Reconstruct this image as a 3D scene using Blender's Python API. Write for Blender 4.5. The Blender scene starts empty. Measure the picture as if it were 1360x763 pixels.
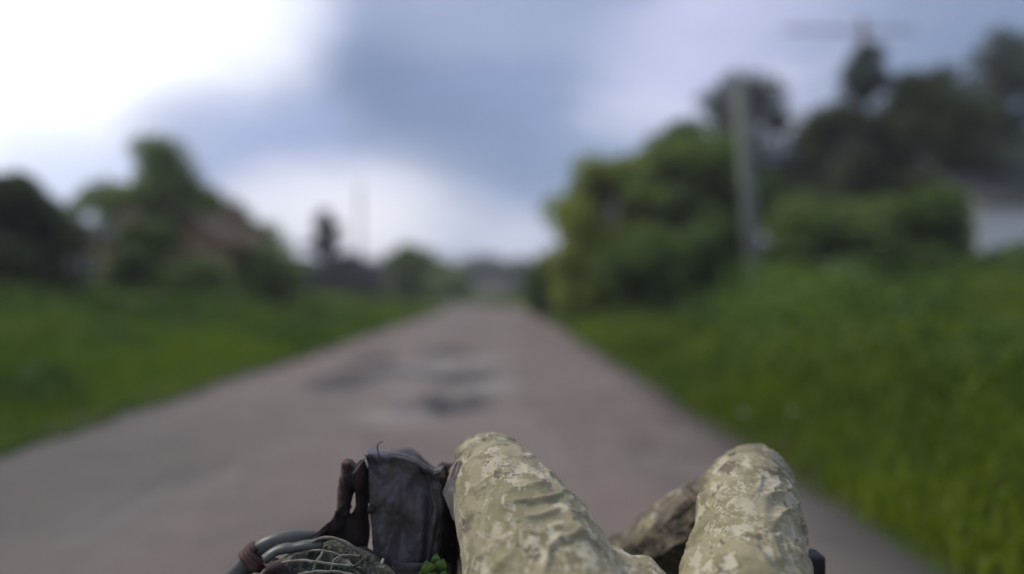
import bpy, bmesh, math, random
import numpy as np
from mathutils import Vector, Matrix, noise as mn

random.seed(7); rng = np.random.default_rng(7)
S = bpy.context.scene
COL = S.collection
R = math.radians
CAM_H = 1.1

# ------------------------------------------------------------------ camera
cd = bpy.data.cameras.new('camera'); cam = bpy.data.objects.new('camera', cd); COL.objects.link(cam)
cam.location = (0, 0, CAM_H)
cam.rotation_euler = (R(90.24), 0, R(-0.81))
cd.sensor_width = 36; cd.lens = 22.5; cd.clip_start = .02; cd.clip_end = 3000
cd.dof.use_dof = True; cd.dof.focus_distance = 1.06; cd.dof.aperture_fstop = 0.55
S.camera = cam

# ------------------------------------------------------------------ world
SUN_EL, SUN_AZ = R(48), R(-62)       # azimuth from +y, negative = left
W = bpy.data.worlds.new('World'); S.world = W; W.use_nodes = True
nt = W.node_tree; nt.nodes.clear()
def N(t, **k):
    n = nt.nodes.new(t)
    for a, b in k.items(): setattr(n, a, b)
    return n
def L(a, b): nt.links.new(a, b)
def socket_in(i, v):
    if isinstance(v, (int, float, tuple)): i.default_value = v
    else: L(v, i)
def math_(op, a, b=None, c=None, clamp=False):
    n = N('ShaderNodeMath', operation=op, use_clamp=clamp)
    socket_in(n.inputs[0], a)
    if b is not None: socket_in(n.inputs[1], b)
    if c is not None: socket_in(n.inputs[2], c)
    return n.outputs[0]
def vmath(op, a, b=None):
    n = N('ShaderNodeVectorMath', operation=op)
    socket_in(n.inputs[0], a)
    if b is not None: socket_in(n.inputs[1], b)
    return n.outputs['Value'] if op in ('DOT_PRODUCT', 'LENGTH') else n.outputs[0]
def mixc(f, a, b):
    n = N('ShaderNodeMix', data_type='RGBA', clamp_factor=True)
    socket_in(n.inputs[0], f); socket_in(n.inputs[6], a); socket_in(n.inputs[7], b)
    return n.outputs[2]
def sstep(v, lo, hi):
    n = N('ShaderNodeMapRange', interpolation_type='SMOOTHSTEP')
    socket_in(n.inputs[0], v); n.inputs[1].default_value = lo; n.inputs[2].default_value = hi
    return n.outputs[0]
def wnoise(vec, scale, detail=3, rough=.5, col=False):
    n = N('ShaderNodeTexNoise'); L(vec, n.inputs['Vector'])
    n.inputs['Scale'].default_value = scale; n.inputs['Detail'].default_value = detail; n.inputs['Roughness'].default_value = rough
    return n.outputs['Color' if col else 'Fac']
tc = N('ShaderNodeTexCoord')
d0 = tc.outputs['Generated']
st = vmath('MULTIPLY', d0, (1, 1, 2.0))
nz = wnoise(st, 2.2, 4, .5, True)
warp = vmath('MULTIPLY', vmath('SUBTRACT', nz, (.5, .5, .5)), (.27, .27, .27))
dw = vmath('NORMALIZE', vmath('ADD', st, warp))
def blob(u, v, size, soft):
    """soft factor round a sky direction (u, v = tangents right and up)"""
    c = Vector((u, 1, v * 2.0)).normalized()
    dp = vmath('DOT_PRODUCT', dw, tuple(c))
    return sstep(dp, math.cos(R(size + soft)), math.cos(R(max(size - soft, 0))))
K = 7.9                              # background strength is 0.1
def C3(r, g, b): # display colour -> linear
    f = lambda x: (x / 255 / 12.92 if x / 255 <= .04045 else ((x / 255 + .055) / 1.055) ** 2.4)
    return (f(r), f(g), f(b), 1)
def CK(r, g, b, k=1.0):
    c = C3(r, g, b); return (c[0] * K * k, c[1] * K * k, c[2] * K * k, 1)
base_n = sstep(wnoise(st, 1.6, 4, .55), .36, .66)
col = mixc(base_n, CK(134, 152, 188), CK(198, 204, 234))
# horizon paler
sep = N('ShaderNodeSeparateXYZ'); L(d0, sep.inputs[0])
hz = math_('SUBTRACT', 1.0, sstep(sep.outputs[2], .0, .20))
col = mixc(math_('MULTIPLY', hz, .75), col, CK(205, 208, 226))
def lay(col, b, c, k):
    return mixc(math_('MULTIPLY', b, k), col, c)
col = lay(col, blob(-.30, .30, 10, 9), CK(190, 196, 232), .8)
col = lay(col, blob(-.04, .30, 15, 9), CK(102, 119, 152), .97)
col = lay(col, blob(.16, .24, 11, 9), CK(146, 160, 194), .75)
col = lay(col, blob(.44, .38, 9, 8), CK(203, 206, 236), .9)
col = lay(col, blob(.86, .42, 11, 10), CK(116, 134, 166), .9)
col = lay(col, blob(-.42, .20, 8, 6), CK(160, 170, 210), .85)
col = lay(col, blob(-.22, .13, 6, 8), CK(222, 224, 242), .45)
col = lay(col, blob(-.95, .42, 21, 10), CK(214, 220, 252), .9)
s2 = vmath('ADD', vmath('MULTIPLY', d0, (1.0, 1.0, 4.2)), vmath('MULTIPLY', vmath('SUBTRACT', wnoise(st, 1.3, 2, .5, True), (.5, .5, .5)), (.9, .9, .9)))
sk = wnoise(s2, 2.6, 5, .55)
col = mixc(math_('MULTIPLY', sstep(sk, .50, .68), .50), col, CK(222, 224, 242))
col = mixc(math_('MULTIPLY', math_('SUBTRACT', 1.0, sstep(sk, .34, .48)), .50), col, CK(112, 128, 162))
col = lay(col, math_('MULTIPLY', blob(-.95, .43, 16, 11), math_('ADD', .82, math_('MULTIPLY', sk, .3))), CK(255, 255, 255, 1.32), 1.0)
col = lay(col, blob(-.38, .205, 8, 5), CK(148, 160, 200), .85)
col = lay(col, blob(-.62, .155, 4, 5), CK(186, 200, 236), .6)
col = lay(col, blob(-.25, .125, 3.2, 7), CK(246, 244, 252), .8)
col = lay(col, blob(-.02, .47, 5, 7), CK(176, 184, 214), .6)
sky = N('ShaderNodeTexSky', sky_type='NISHITA', sun_disc=False)
sky.sun_elevation = SUN_EL; sky.sun_rotation = SUN_AZ
col = mixc(.12, col, sky.outputs[0])
bg = N('ShaderNodeBackground'); L(col, bg.inputs[0]); bg.inputs[1].default_value = .1
wo = N('ShaderNodeOutputWorld'); L(bg.outputs[0], wo.inputs[0])

sd = bpy.data.lights.new('sun', 'SUN'); sun = bpy.data.objects.new('sun', sd); COL.objects.link(sun)
sd.energy = 1.7; sd.angle = R(14); sd.color = (1, .93, .84)
sv = Vector((math.sin(SUN_AZ) * math.cos(SUN_EL), math.cos(SUN_AZ) * math.cos(SUN_EL), math.sin(SUN_EL)))
sun.rotation_euler = sv.to_track_quat('Z', 'Y').to_euler()
sun.location = (-20, 10, 30)
S.view_settings.view_transform = 'Standard'; S.view_settings.look = 'None'
S.view_settings.exposure = 0.5; S.view_settings.gamma = 1
S.cycles.use_denoising = True; S.cycles.max_bounces = 5; S.cycles.transparent_max_bounces = 4

# ------------------------------------------------------------------ helpers
def PX(px, d): return (px - 668) / 850 * d
def PZ(py, d): return CAM_H + (385 - py) / 850 * d
def P(px, py, d): return Vector((PX(px, d), d, PZ(py, d)))

def tag(o, label=None, cat=None, group=None, kind=None):
    if label: o['label'] = label
    if cat: o['category'] = cat
    if group: o['group'] = group
    if kind: o['kind'] = kind
    return o
def empty(name, loc, label, cat, group=None, rz=0):
    o = bpy.data.objects.new(name, None); COL.objects.link(o); o.location = loc; o.rotation_euler.z = rz
    o.empty_display_size = .1
    return tag(o, label, cat, group)
def link(name, me, mat=None, parent=None, smooth=True):
    o = bpy.data.objects.new(name, me); COL.objects.link(o)
    if mat is not None and not me.materials: me.materials.append(mat)
    if smooth: me.polygons.foreach_set('use_smooth', [True] * len(me.polygons))
    if parent: o.parent = parent
    return o
class MB:
    def __init__(s): s.v = []; s.f = []
    def add(s, vs, fs):
        k = len(s.v); s.v += [tuple(v) for v in vs]; s.f += [tuple(i + k for i in f) for f in fs]; return s
    def box(s, lo, hi, rot=None, c=None):
        (x0, y0, z0), (x1, y1, z1) = lo, hi
        vs = [Vector(p) for p in ((x0,y0,z0),(x1,y0,z0),(x1,y1,z0),(x0,y1,z0),(x0,y0,z1),(x1,y0,z1),(x1,y1,z1),(x0,y1,z1))]
        if rot is not None:
            c = Vector(c); vs = [rot @ (v - c) + c for v in vs]
        return s.add(vs, [(3,2,1,0),(4,5,6,7),(0,1,5,4),(1,2,6,5),(2,3,7,6),(3,0,4,7)])
    def tube(s, pts, rad, n=10, flat=1.0, up=None):
        pts = [Vector(p) for p in pts]
        if isinstance(rad, (int, float)): rad = [rad] * len(pts)
        vs = []; prev = None
        for i, p in enumerate(pts):
            t = (pts[min(i + 1, len(pts) - 1)] - pts[max(i - 1, 0)]).normalized()
            if prev is None:
                a = Vector(up) if up else (Vector((0, 0, 1)) if abs(t.z) < .9 else Vector((1, 0, 0)))
            else: a = prev
            b = t.cross(a).normalized(); a = b.cross(t).normalized(); prev = a
            for k in range(n):
                th = 2 * math.pi * k / n
                vs.append(p + b * math.cos(th) * rad[i] + a * math.sin(th) * rad[i] * flat)
        fs = []
        for i in range(len(pts) - 1):
            for k in range(n):
                fs.append((i * n + k, i * n + (k + 1) % n, (i + 1) * n + (k + 1) % n, (i + 1) * n + k))
        fs.append(tuple(range(n - 1, -1, -1))); fs.append(tuple((len(pts) - 1) * n + k for k in range(n)))
        return s.add(vs, fs)
    def sphere(s, c, r, nu=16, nv=10):
        c = Vector(c); r = Vector(r) if not isinstance(r, (int, float)) else Vector((r, r, r)); vs = []; fs = []
        for j in range(nv + 1):
            a = math.pi * j / nv
            for i in range(nu):
                b = 2 * math.pi * i / nu
                vs.append((c.x + r.x * math.sin(a) * math.cos(b), c.y + r.y * math.sin(a) * math.sin(b), c.z + r.z * math.cos(a)))
        for j in range(nv):
            for i in range(nu):
                fs.append((j * nu + i, (j + 1) * nu + i, (j + 1) * nu + (i + 1) % nu, j * nu + (i + 1) % nu))
        return s.add(vs, fs)
    def mesh(s, name):
        me = bpy.data.meshes.new(name); me.from_pydata(s.v, [], s.f); me.validate(); me.update(); return me
    def build(s, name, mat, parent=None, smooth=False):
        return link(name, s.mesh(name), mat, parent, smooth)
def bevel(o, w, seg=2):
    m = o.modifiers.new('bevel', 'BEVEL'); m.width = w; m.segments = seg; m.limit_method = 'ANGLE'; return o
def catmull(pts, n):
    pts = [Vector(p) for p in pts]; q = [pts[0]] + pts + [pts[-1]]; out = []
    for i in range(1, len(q) - 2):
        for k in range(n):
            t = k / n; a, b, c, d = q[i-1], q[i], q[i+1], q[i+2]
            out.append(.5 * ((2*b) + (c-a)*t + (2*a-5*b+4*c-d)*t*t + (3*b-a-3*c+d)*t*t*t))
    out.append(pts[-1]); return out
def np_mesh(name, V, F):   # V (n,3), F (m,k)
    me = bpy.data.meshes.new(name); k = F.shape[1]
    me.vertices.add(len(V)); me.vertices.foreach_set('co', V.astype(np.float32).ravel())
    me.loops.add(F.size); me.loops.foreach_set('vertex_index', F.astype(np.int32).ravel())
    me.polygons.add(len(F)); me.polygons.foreach_set('loop_start', np.arange(0, F.size, k, dtype=np.int32))
    me.update(calc_edges=True); return me
def grid_mesh(name, X, Y, Z):
    ny, nx = X.shape; V = np.stack([X, Y, Z], -1).reshape(-1, 3)
    i = np.arange(ny - 1)[:, None] * nx + np.arange(nx - 1)[None]
    F = np.stack([i, i + 1, i + nx + 1, i + nx], -1).reshape(-1, 4)
    return np_mesh(name, V, F)
# vectorised value noise
_perm = rng.random((64, 64, 64))
def vnoise(x, y, z=0.0):
    x, y, z = np.broadcast_arrays(np.asarray(x, float), np.asarray(y, float), np.asarray(z, float))
    xi, yi, zi = np.floor(x).astype(int), np.floor(y).astype(int), np.floor(z).astype(int)
    fx, fy, fz = x - xi, y - yi, z - zi
    s = lambda t: t * t * t * (t * (t * 6 - 15) + 10)
    fx, fy, fz = s(fx), s(fy), s(fz)
    g = lambda a, b, c: _perm[(xi + a) % 64, (yi + b) % 64, (zi + c) % 64]
    l = lambda a, b, t: a + (b - a) * t
    return l(l(l(g(0,0,0), g(1,0,0), fx), l(g(0,1,0), g(1,1,0), fx), fy), l(l(g(0,0,1), g(1,0,1), fx), l(g(0,1,1), g(1,1,1), fx), fy), fz) * 2 - 1
def fbm(x, y, z=0.0, o=4):
    r = 0; a = .5
    for i in range(o):
        r = r + a * vnoise(np.asarray(x) * 2**i + 7.3*i, np.asarray(y) * 2**i + 3.1*i, np.asarray(z) * 2**i + 1.7*i); a *= .5
    return r

# ------------------------------------------------------------------ materials
def newmat(name):
    global nt
    m = bpy.data.materials.new(name); m.use_nodes = True; nt = m.node_tree; nt.nodes.clear(); return m
def out_surface(sh):
    o = N('ShaderNodeOutputMaterial'); L(sh, o.inputs[0]); return o
def bump(h, strength, dist):
    b = N('ShaderNodeBump'); b.inputs['Strength'].default_value = strength; b.inputs['Distance'].default_value = dist
    L(h, b.inputs['Height']); return b.outputs[0]
def principled(col, rough=.6, metal=0, normal=None, spec=.5, sheen=0):
    p = N('ShaderNodeBsdfPrincipled'); socket_in(p.inputs['Base Color'], col); socket_in(p.inputs['Roughness'], rough)
    p.inputs['Metallic'].default_value = metal; p.inputs['Specular IOR Level'].default_value = spec
    if sheen: p.inputs['Sheen Weight'].default_value = sheen
    if normal is not None: L(normal, p.inputs['Normal'])
    return p.outputs[0]
def objco(): return N('ShaderNodeTexCoord').outputs['Object']
def ramp(f, stops, interp='LINEAR'):
    r = N('ShaderNodeValToRGB'); r.color_ramp.interpolation = interp
    e = r.color_ramp.elements
    while len(e) < len(stops): e.new(.5)
    for k, (p, c) in enumerate(stops): e[k].position = p; e[k].color = c
    L(f, r.inputs[0]); return r.outputs[0]
def mat_simple(name, c1, c2, scale=20, rough=.6, metal=0, bstr=.3, bdist=.002, detail=5, spec=.4, bscale=None):
    m = newmat(name); co = objco(); n = wnoise(co, scale, detail, .6)
    c = mixc(sstep(n, .3, .7), c1, c2)
    out_surface(principled(c, rough, metal, bump(wnoise(co, bscale or scale * 3, 4, .6), bstr, bdist), spec)); return m
def c4(r, g, b): return (r, g, b, 1)

def mat_leaf(name, dark, light, scale=.9, trans=.42, dry=None):
    m = newmat(name)
    ge = N('ShaderNodeNewGeometry')
    n = wnoise(ge.outputs['Position'], scale, 3, .6); n2 = wnoise(ge.outputs['Position'], scale * 14, 2, .5)
    f = math_('ADD', math_('MULTIPLY', n, .65), math_('MULTIPLY', n2, .35))
    c = mixc(sstep(f, .36, .64), dark, light)
    if dry: c = mixc(math_('MULTIPLY', sstep(wnoise(ge.outputs['Position'], 22, 2, .5), .58, .66), .6), c, dry)
    df = N('ShaderNodeBsdfPrincipled'); L(c, df.inputs['Base Color']); df.inputs['Roughness'].default_value = .55; df.inputs['Specular IOR Level'].default_value = .25
    tr = N('ShaderNodeBsdfTranslucent'); L(c, tr.inputs[0])
    mx = N('ShaderNodeMixShader'); mx.inputs[0].default_value = trans; L(df.outputs[0], mx.inputs[1]); L(tr.outputs[0], mx.inputs[2])
    out_surface(mx.outputs[0]); return m
M = {}
# road: old dusty asphalt, worn patches, grit
m = newmat('old_asphalt'); co = objco()
big = wnoise(co, .35, 4, .55); med = wnoise(co, 2.2, 5, .65); fine = wnoise(co, 60, 3, .7)
c = mixc(sstep(big, .35, .68), c4(.162, .122, .099), c4(.194, .155, .129))
c = mixc(math_('MULTIPLY', sstep(med, .48, .62), .55), c, c4(.112, .092, .080))
c = mixc(math_('MULTIPLY', sstep(wnoise(vmath('ADD', co, (7., 3., 0.)), 1.1, 4, .6), .54, .62), .45), c, c4(.215, .185, .160))
vor = N('ShaderNodeTexVoronoi'); L(co, vor.inputs['Vector']); vor.inputs['Scale'].default_value = 90
c = mixc(math_('MULTIPLY', sstep(fine, .42, .66), .30), c, c4(.205, .175, .155))
at = N('ShaderNodeAttribute', attribute_name='dark_tone'); L0 = at.outputs['Fac']
c = mixc(L0, c, c4(.022, .016, .013))
at2 = N('ShaderNodeAttribute', attribute_name='patch')
c = mixc(at2.outputs['Fac'], c, c4(.27, .235, .205))
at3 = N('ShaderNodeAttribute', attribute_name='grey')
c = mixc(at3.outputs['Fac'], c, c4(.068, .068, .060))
h = math_('ADD', math_('MULTIPLY', vor.outputs['Distance'], .5), fine)
out_surface(principled(c, math_('SUBTRACT', .85, math_('MULTIPLY', L0, .25)), 0, bump(h, .7, .006), .35)); M['road'] = m
m = newmat('verge_soil'); co = objco()
c = mixc(sstep(wnoise(co, 1.2, 5, .6), .35, .65), c4(.034, .046, .014), c4(.075, .060, .040))
c = mixc(sstep(wnoise(co, 9, 4, .7), .4, .7), c, c4(.035, .065, .010))
out_surface(principled(c, .9, 0, bump(wnoise(co, 25, 5, .7), .8, .02), .2)); M['soil'] = m
M['grass'] = mat_leaf('grass_blades', c4(.062, .118, .008), c4(.235, .320, .014), .38, .35, c4(.30, .25, .12))
M['grass_left'] = mat_leaf('grass_blades_left', c4(.060, .130, .010), c4(.19, .29, .015), .38, .35, c4(.22, .19, .09))
M['weed'] = mat_leaf('weed_leaves', c4(.034, .078, .012), c4(.085, .150, .020), .7, .3)
M['umbel'] = mat_leaf('pale_flowers', c4(.35, .38, .25), c4(.5, .52, .38), 2, .2)
M['leaf_dark'] = mat_leaf('dark_leaves', c4(.048, .066, .026), c4(.120, .155, .055))
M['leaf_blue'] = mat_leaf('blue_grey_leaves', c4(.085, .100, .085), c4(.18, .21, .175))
M['leaf_mid'] = mat_leaf('mid_leaves', c4(.110, .160, .038), c4(.26, .35, .085))
M['leaf_olive'] = mat_leaf('olive_leaves', c4(.17, .21, .030), c4(.40, .46, .07))
M['leaf_deep'] = mat_leaf('deep_green_leaves', c4(.060, .110, .024), c4(.16, .24, .045))
M['bark'] = mat_simple('bark', c4(.09, .07, .055), c4(.17, .145, .12), 6, .9, 0, .8, .02)
M['concrete'] = mat_simple('weathered_concrete', c4(.12, .135, .115), c4(.19, .205, .175), 5, .85, 0, .5, .005)
M['wood'] = mat_simple('weathered_timber', c4(.14, .115, .09), c4(.23, .2, .165), 8, .85, 0, .5, .004)
M['porcelain'] = mat_simple('insulator_glaze', c4(.25, .12, .07), c4(.32, .16, .09), 30, .25)
M['tan_wall'] = mat_simple('tan_plaster', c4(.50, .33, .20), c4(.60, .42, .27), 3, .9)
M['brown_wall'] = mat_simple('brown_plaster', c4(.34, .22, .13), c4(.42, .28, .17), 3, .9)
M['pale_wall'] = mat_simple('whitewash', c4(.74, .75, .73), c4(.82, .83, .80), 3, .9)
M['tile'] = mat_simple('rust_roofing', c4(.17, .12, .075), c4(.26, .18, .115), 4, .85)
M['slate'] = mat_simple('grey_roofing', c4(.055, .060, .052), c4(.095, .10, .09), 4, .85)
M['glass'] = mat_simple('window_glass', c4(.02, .025, .03), c4(.04, .05, .055), 2, .08, 0, .02, .001)
M['frame_white'] = mat_simple('white_paint', c4(.7, .7, .68), c4(.8, .8, .78), 10, .5)
M['blue_paint'] = mat_simple('faded_blue_paint', c4(.07, .10, .10), c4(.12, .155, .155), 6, .6)
M['old_fence'] = mat_simple('pale_fence', c4(.34, .31, .22), c4(.46, .42, .31), 5, .85)
M['metal_green'] = mat_simple('grey_green_paint', c4(.040, .045, .036), c4(.080, .083, .068), 14, .42, 0, .25, .0008)
M['metal_dark'] = mat_simple('black_steel', c4(.012, .012, .012), c4(.035, .033, .03), 25, .5, .2, .3, .001)
M['deck'] = mat_simple('deck_plywood', c4(.045, .045, .038), c4(.09, .085, .07), 10, .8)
M['rubber'] = mat_simple('tyre_rubber', c4(.015, .015, .015), c4(.04, .037, .034), 20, .85, 0, .5, .003)
M['strap_rust'] = mat_simple('brown_webbing', c4(.060, .028, .024), c4(.12, .065, .055), 40, .85, 0, .6, .001)
M['strap_pale'] = mat_simple('pale_webbing', c4(.10, .092, .07), c4(.22, .20, .16), 60, .85, 0, .7, .0012)
M['cord'] = mat_simple('pale_cord', c4(.12, .115, .085), c4(.30, .28, .22), 90, .8, 0, .7, .001)
M['buckle'] = mat_simple('pale_buckle', c4(.5, .48, .45), c4(.68, .66, .62), 60, .35)
M['redblack'] = mat_simple('dark_red_fabric', c4(.009, .006, .006), c4(.034, .016, .015), 22, .85, 0, .7, .002)
M['skin'] = mat_simple('skin', c4(.42, .24, .17), c4(.50, .30, .21), 20, .5)
M['boot'] = mat_simple('boot_leather', c4(.05, .038, .026), c4(.10, .075, .05), 30, .6)
M['hair'] = mat_simple('hair', c4(.02, .014, .01), c4(.05, .035, .025), 120, .6)
# grey tarpaulin-like pack fabric
m = newmat('grey_pack_fabric'); co = objco()
c = mixc(sstep(wnoise(co, 4, 3, .5), .35, .66), c4(.095, .085, .084), c4(.165, .150, .148))
c = mixc(math_('MULTIPLY', sstep(wnoise(co, 9, 3, .5), .52, .58), .85), c, c4(.018, .015, .016))  # dark patches put the shade of the hollows into the colour
out_surface(principled(c, .36, 0, bump(math_('ADD', wnoise(co, 35, 5, .6), math_('MULTIPLY', wnoise(co, 500, 2, .5), .25)), .6, .004), .25)); M['pack'] = m
def mat_camo(name, cols, fold=.5, px=.0042, scale=19):
    m = newmat(name); co = objco()
    sn = N('ShaderNodeVectorMath', operation='SNAP'); L(co, sn.inputs[0]); sn.inputs[1].default_value = (px, px, px)
    s = vmath('MULTIPLY', sn.outputs[0], (1, .72, 1.15))
    n1 = N('ShaderNodeTexNoise'); L(s, n1.inputs['Vector']); n1.inputs['Scale'].default_value = scale; n1.inputs['Detail'].default_value = 3; n1.inputs['Roughness'].default_value = .6
    n2 = N('ShaderNodeTexNoise'); L(vmath('ADD', s, (3.1, 7.7, 1.9)), n2.inputs['Vector']); n2.inputs['Scale'].default_value = scale * 1.5; n2.inputs['Detail'].default_value = 3; n2.inputs['Roughness'].default_value = .6
    n3 = N('ShaderNodeTexNoise'); L(vmath('ADD', s, (9.1, 2.7, 5.9)), n3.inputs['Vector']); n3.inputs['Scale'].default_value = scale * 1.2; n3.inputs['Detail'].default_value = 4; n3.inputs['Roughness'].default_value = .65
    c = mixc(sstep(n1.outputs[0], .50, .515), cols[0], cols[1])
    c = mixc(sstep(n2.outputs[0], .56, .575), c, cols[2])
    c = mixc(sstep(n3.outputs[0], .60, .612), c, cols[3])
    n4 = wnoise(vmath('ADD', s, (1.3, 4.4, 8.8)), scale * .9, 5, .7)
    ln = math_('ABSOLUTE', math_('SUBTRACT', n4, .5)); ln = math_('SUBTRACT', 1.0, sstep(ln, .010, .016))
    ln = math_('MULTIPLY', ln, sstep(wnoise(co, 9, 2, .5), .46, .56))
    c = mixc(math_('MULTIPLY', ln, .8), c, cols[2])
    wear = wnoise(co, 4, 3, .5)
    c = mixc(math_('MULTIPLY', sstep(wear, .4, .7), .35), c, cols[4])
    calf_shade = N('ShaderNodeAttribute', attribute_name='calf_shade').outputs['Fac']
    calf_shade = math_('MULTIPLY', calf_shade, sstep(wnoise(co, 16, 4, .6), .25, .55))
    c = mixc(calf_shade, c, mixc(sstep(n1.outputs[0], .48, .50), c4(.040, .030, .024), c4(.115, .088, .068)))  # shade of the right calf painted as a darker brown
    weave = wnoise(co, 900, 1, .5); cr = wnoise(vmath('MULTIPLY', co, (1, .6, 1.6)), 42, 5, .62)
    rn = N('ShaderNodeTexNoise', noise_type='RIDGED_MULTIFRACTAL'); L(vmath('ADD', vmath('MULTIPLY', co, (1.15, .55, .9)), vmath('MULTIPLY', wnoise(co, 8, 2, .5, True), (.05, .05, .05))), rn.inputs['Vector'])
    rn.inputs['Scale'].default_value = 15; rn.inputs['Detail'].default_value = 3; rn.inputs['Roughness'].default_value = .5
    h = math_('ADD', math_('ADD', math_('MULTIPLY', weave, .10), cr), math_('MULTIPLY', rn.outputs[0], .55))
    out_surface(principled(c, .88, 0, bump(h, fold, .006), .2, .15)); return m
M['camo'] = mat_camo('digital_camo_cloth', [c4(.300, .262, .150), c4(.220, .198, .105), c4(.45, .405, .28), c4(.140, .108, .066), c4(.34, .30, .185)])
M['camo_net'] = mat_camo('camo_net_cloth', [c4(.07, .072, .048), c4(.13, .125, .09), c4(.03, .034, .022), c4(.20, .19, .15), c4(.07, .068, .05)], .9, .003, 40)

# ------------------------------------------------------------------ the road and the ground
XL, XR = -3.30, 1.70
def bend(y): return -np.clip(np.asarray(y, float) - 36, 0, None) ** 2 / 30.0
ys = np.concatenate([np.arange(-8, 4.6, .10), np.arange(4.6, 13.5, .035), np.arange(13.5, 30, .15), np.arange(30, 60, .5)])
xs = np.arange(XL - .35, XR + .36, .045)
Xg, Yg = np.meshgrid(xs, ys)
Z = .012 * fbm(Xg * .8, Yg * .5, 1.0, 3) + .004 * fbm(Xg * 5, Yg * 5, 4.0, 3) - .012 * (((Xg + .8) / 2.5) ** 2)
dark_tone = np.zeros_like(Z); patch = np.zeros_like(Z)
wx = Xg + .10 * fbm(Xg * 3.2, Yg * 2.2, 9.0, 3); wy = Yg + .34 * fbm(Xg * 3.0, Yg * 1.6, 13.0, 3)
# holes: pixel centre of the hole in the photograph, half width in px, half length in metres, depth, colour darkening
holes = [(620, 527, 48, .52, .060, 1.2), (576, 543, 46, .32, .045, 1.2), (588, 534, 14, .12, .04, .8), (620, 496, 48, .62, .050, 1.05),
         (598, 498, 14, .22, .05, .7), (556, 487, 42, .60, .045, 1.0), (598, 468, 36, .8, .05, .80), (470, 503, 46, .75, .040, 1.0), (500, 478, 30, .6, .03, .7),
         (540, 493, 40, .30, .02, .25), (302, 616, 9, .05, .012, .35), (568, 510, 60, .5, .018, .10), (596, 513, 9, .1, .02, .5),
         (505, 466, 25, .7, .02, .25), (760, 560, 10, .1, .008, .2), (893, 560, 12, .12, .02, .6), (850, 515, 26, .8, .0, .35), (505, 588, 6, .03, .01, .8)]
for px, py, hw, hl, dep, dm in holes:
    d = 850 * CAM_H / (py - 385); x0 = PX(px, d); hx = hw / 850 * d
    r = np.sqrt(((wx - x0) / hx) ** 2 + ((wy - d) / hl) ** 2)
    f = 1 / (1 + np.exp(np.clip((r - 1) * 7, -30, 30)))
    Z -= dep * 1.5 * f; dark_tone = np.maximum(dark_tone, dm * f * (.75 + .25 * fbm(Xg * 9, Yg * 9, 2.0, 2)))
    rim = np.exp(-((r - 1.25) / .2) ** 2); Z += .008 * rim * (dep > .015)
for px, py, hw, hl, k in [(535, 550, 52, .55, .75), (600, 482, 66, .6, .7), (655, 512, 40, .35, .7), (560, 517, 60, .5, .55), (300, 628, 14, .05, .8), (505, 420, 60, 5, .2), (560, 500, 60, .3, .3)]:  # the small leftmost one paints the highlight of a bump
    d = 850 * CAM_H / (py - 385); x0 = PX(px, d); hx = hw / 850 * d
    r = np.sqrt(((wx - x0) / hx) ** 2 + ((wy - d) / hl) ** 2)
    patch = np.maximum(patch, k / (1 + np.exp(np.clip((r - 1) * 8, -30, 30))))
# darker, greyer tone towards both verges near the camera
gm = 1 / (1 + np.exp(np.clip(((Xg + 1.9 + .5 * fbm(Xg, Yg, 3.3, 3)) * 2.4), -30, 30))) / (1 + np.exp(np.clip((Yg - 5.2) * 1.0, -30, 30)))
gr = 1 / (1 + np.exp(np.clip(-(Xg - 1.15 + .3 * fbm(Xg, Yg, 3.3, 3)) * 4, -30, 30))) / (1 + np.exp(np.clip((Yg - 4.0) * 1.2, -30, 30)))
edge = np.minimum(Xg - XL, XR - Xg)
ew = np.clip(1 - (edge - .12 * fbm(Xg * 1.5, Yg * .9, 21.0, 3) - .02) / .34, 0, 1)
dark_tone = np.maximum(dark_tone, .55 * ew ** 1.5)
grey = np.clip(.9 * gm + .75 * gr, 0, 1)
# crumbling tarmac inside the broken stretch and thin cracks down the road
brk = np.exp(-((Xg + .75) / 1.15) ** 2 - ((Yg - 8.3) / 2.6) ** 2)
ck = np.clip(1 - np.abs(fbm(Xg * 1.6 + 4, Yg * .55, 6.0, 3)) * 22, 0, 1)
ck2 = np.clip(1 - np.abs(fbm(Xg * 2.6 + 1, Yg * 1.5, 8.0, 3)) * 14, 0, 1) * brk
dark_tone = np.clip(np.maximum(dark_tone * 1.35 * (1 - .25 * patch), np.maximum(.35 * ck, .7 * ck2)), 0, 1)
dark_tone = np.maximum(dark_tone, .30 * brk * np.clip(fbm(Xg * 2.2, Yg * 1.2, 11.0, 3) * 3, 0, 1)); Z -= .006 * ck + .02 * ck2
track = np.exp(-((Xg + .8 - .75) / .28) ** 2) + np.exp(-((Xg + .8 + .75) / .28) ** 2)
patch = np.clip(patch + .22 * track * (.6 + .8 * fbm(Xg * .9, Yg * .3, 15.0, 3)), 0, 1)
me = grid_mesh('road', Xg + bend(Yg), Yg, Z)
for nm, arr in (('dark_tone', dark_tone), ('patch', patch), ('grey', grey)):
    a = me.attributes.new(nm, 'FLOAT', 'POINT'); a.data.foreach_set('value', arr.astype(np.float32).ravel())
tag(link('road', me, M['road']), kind='structure')

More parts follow.
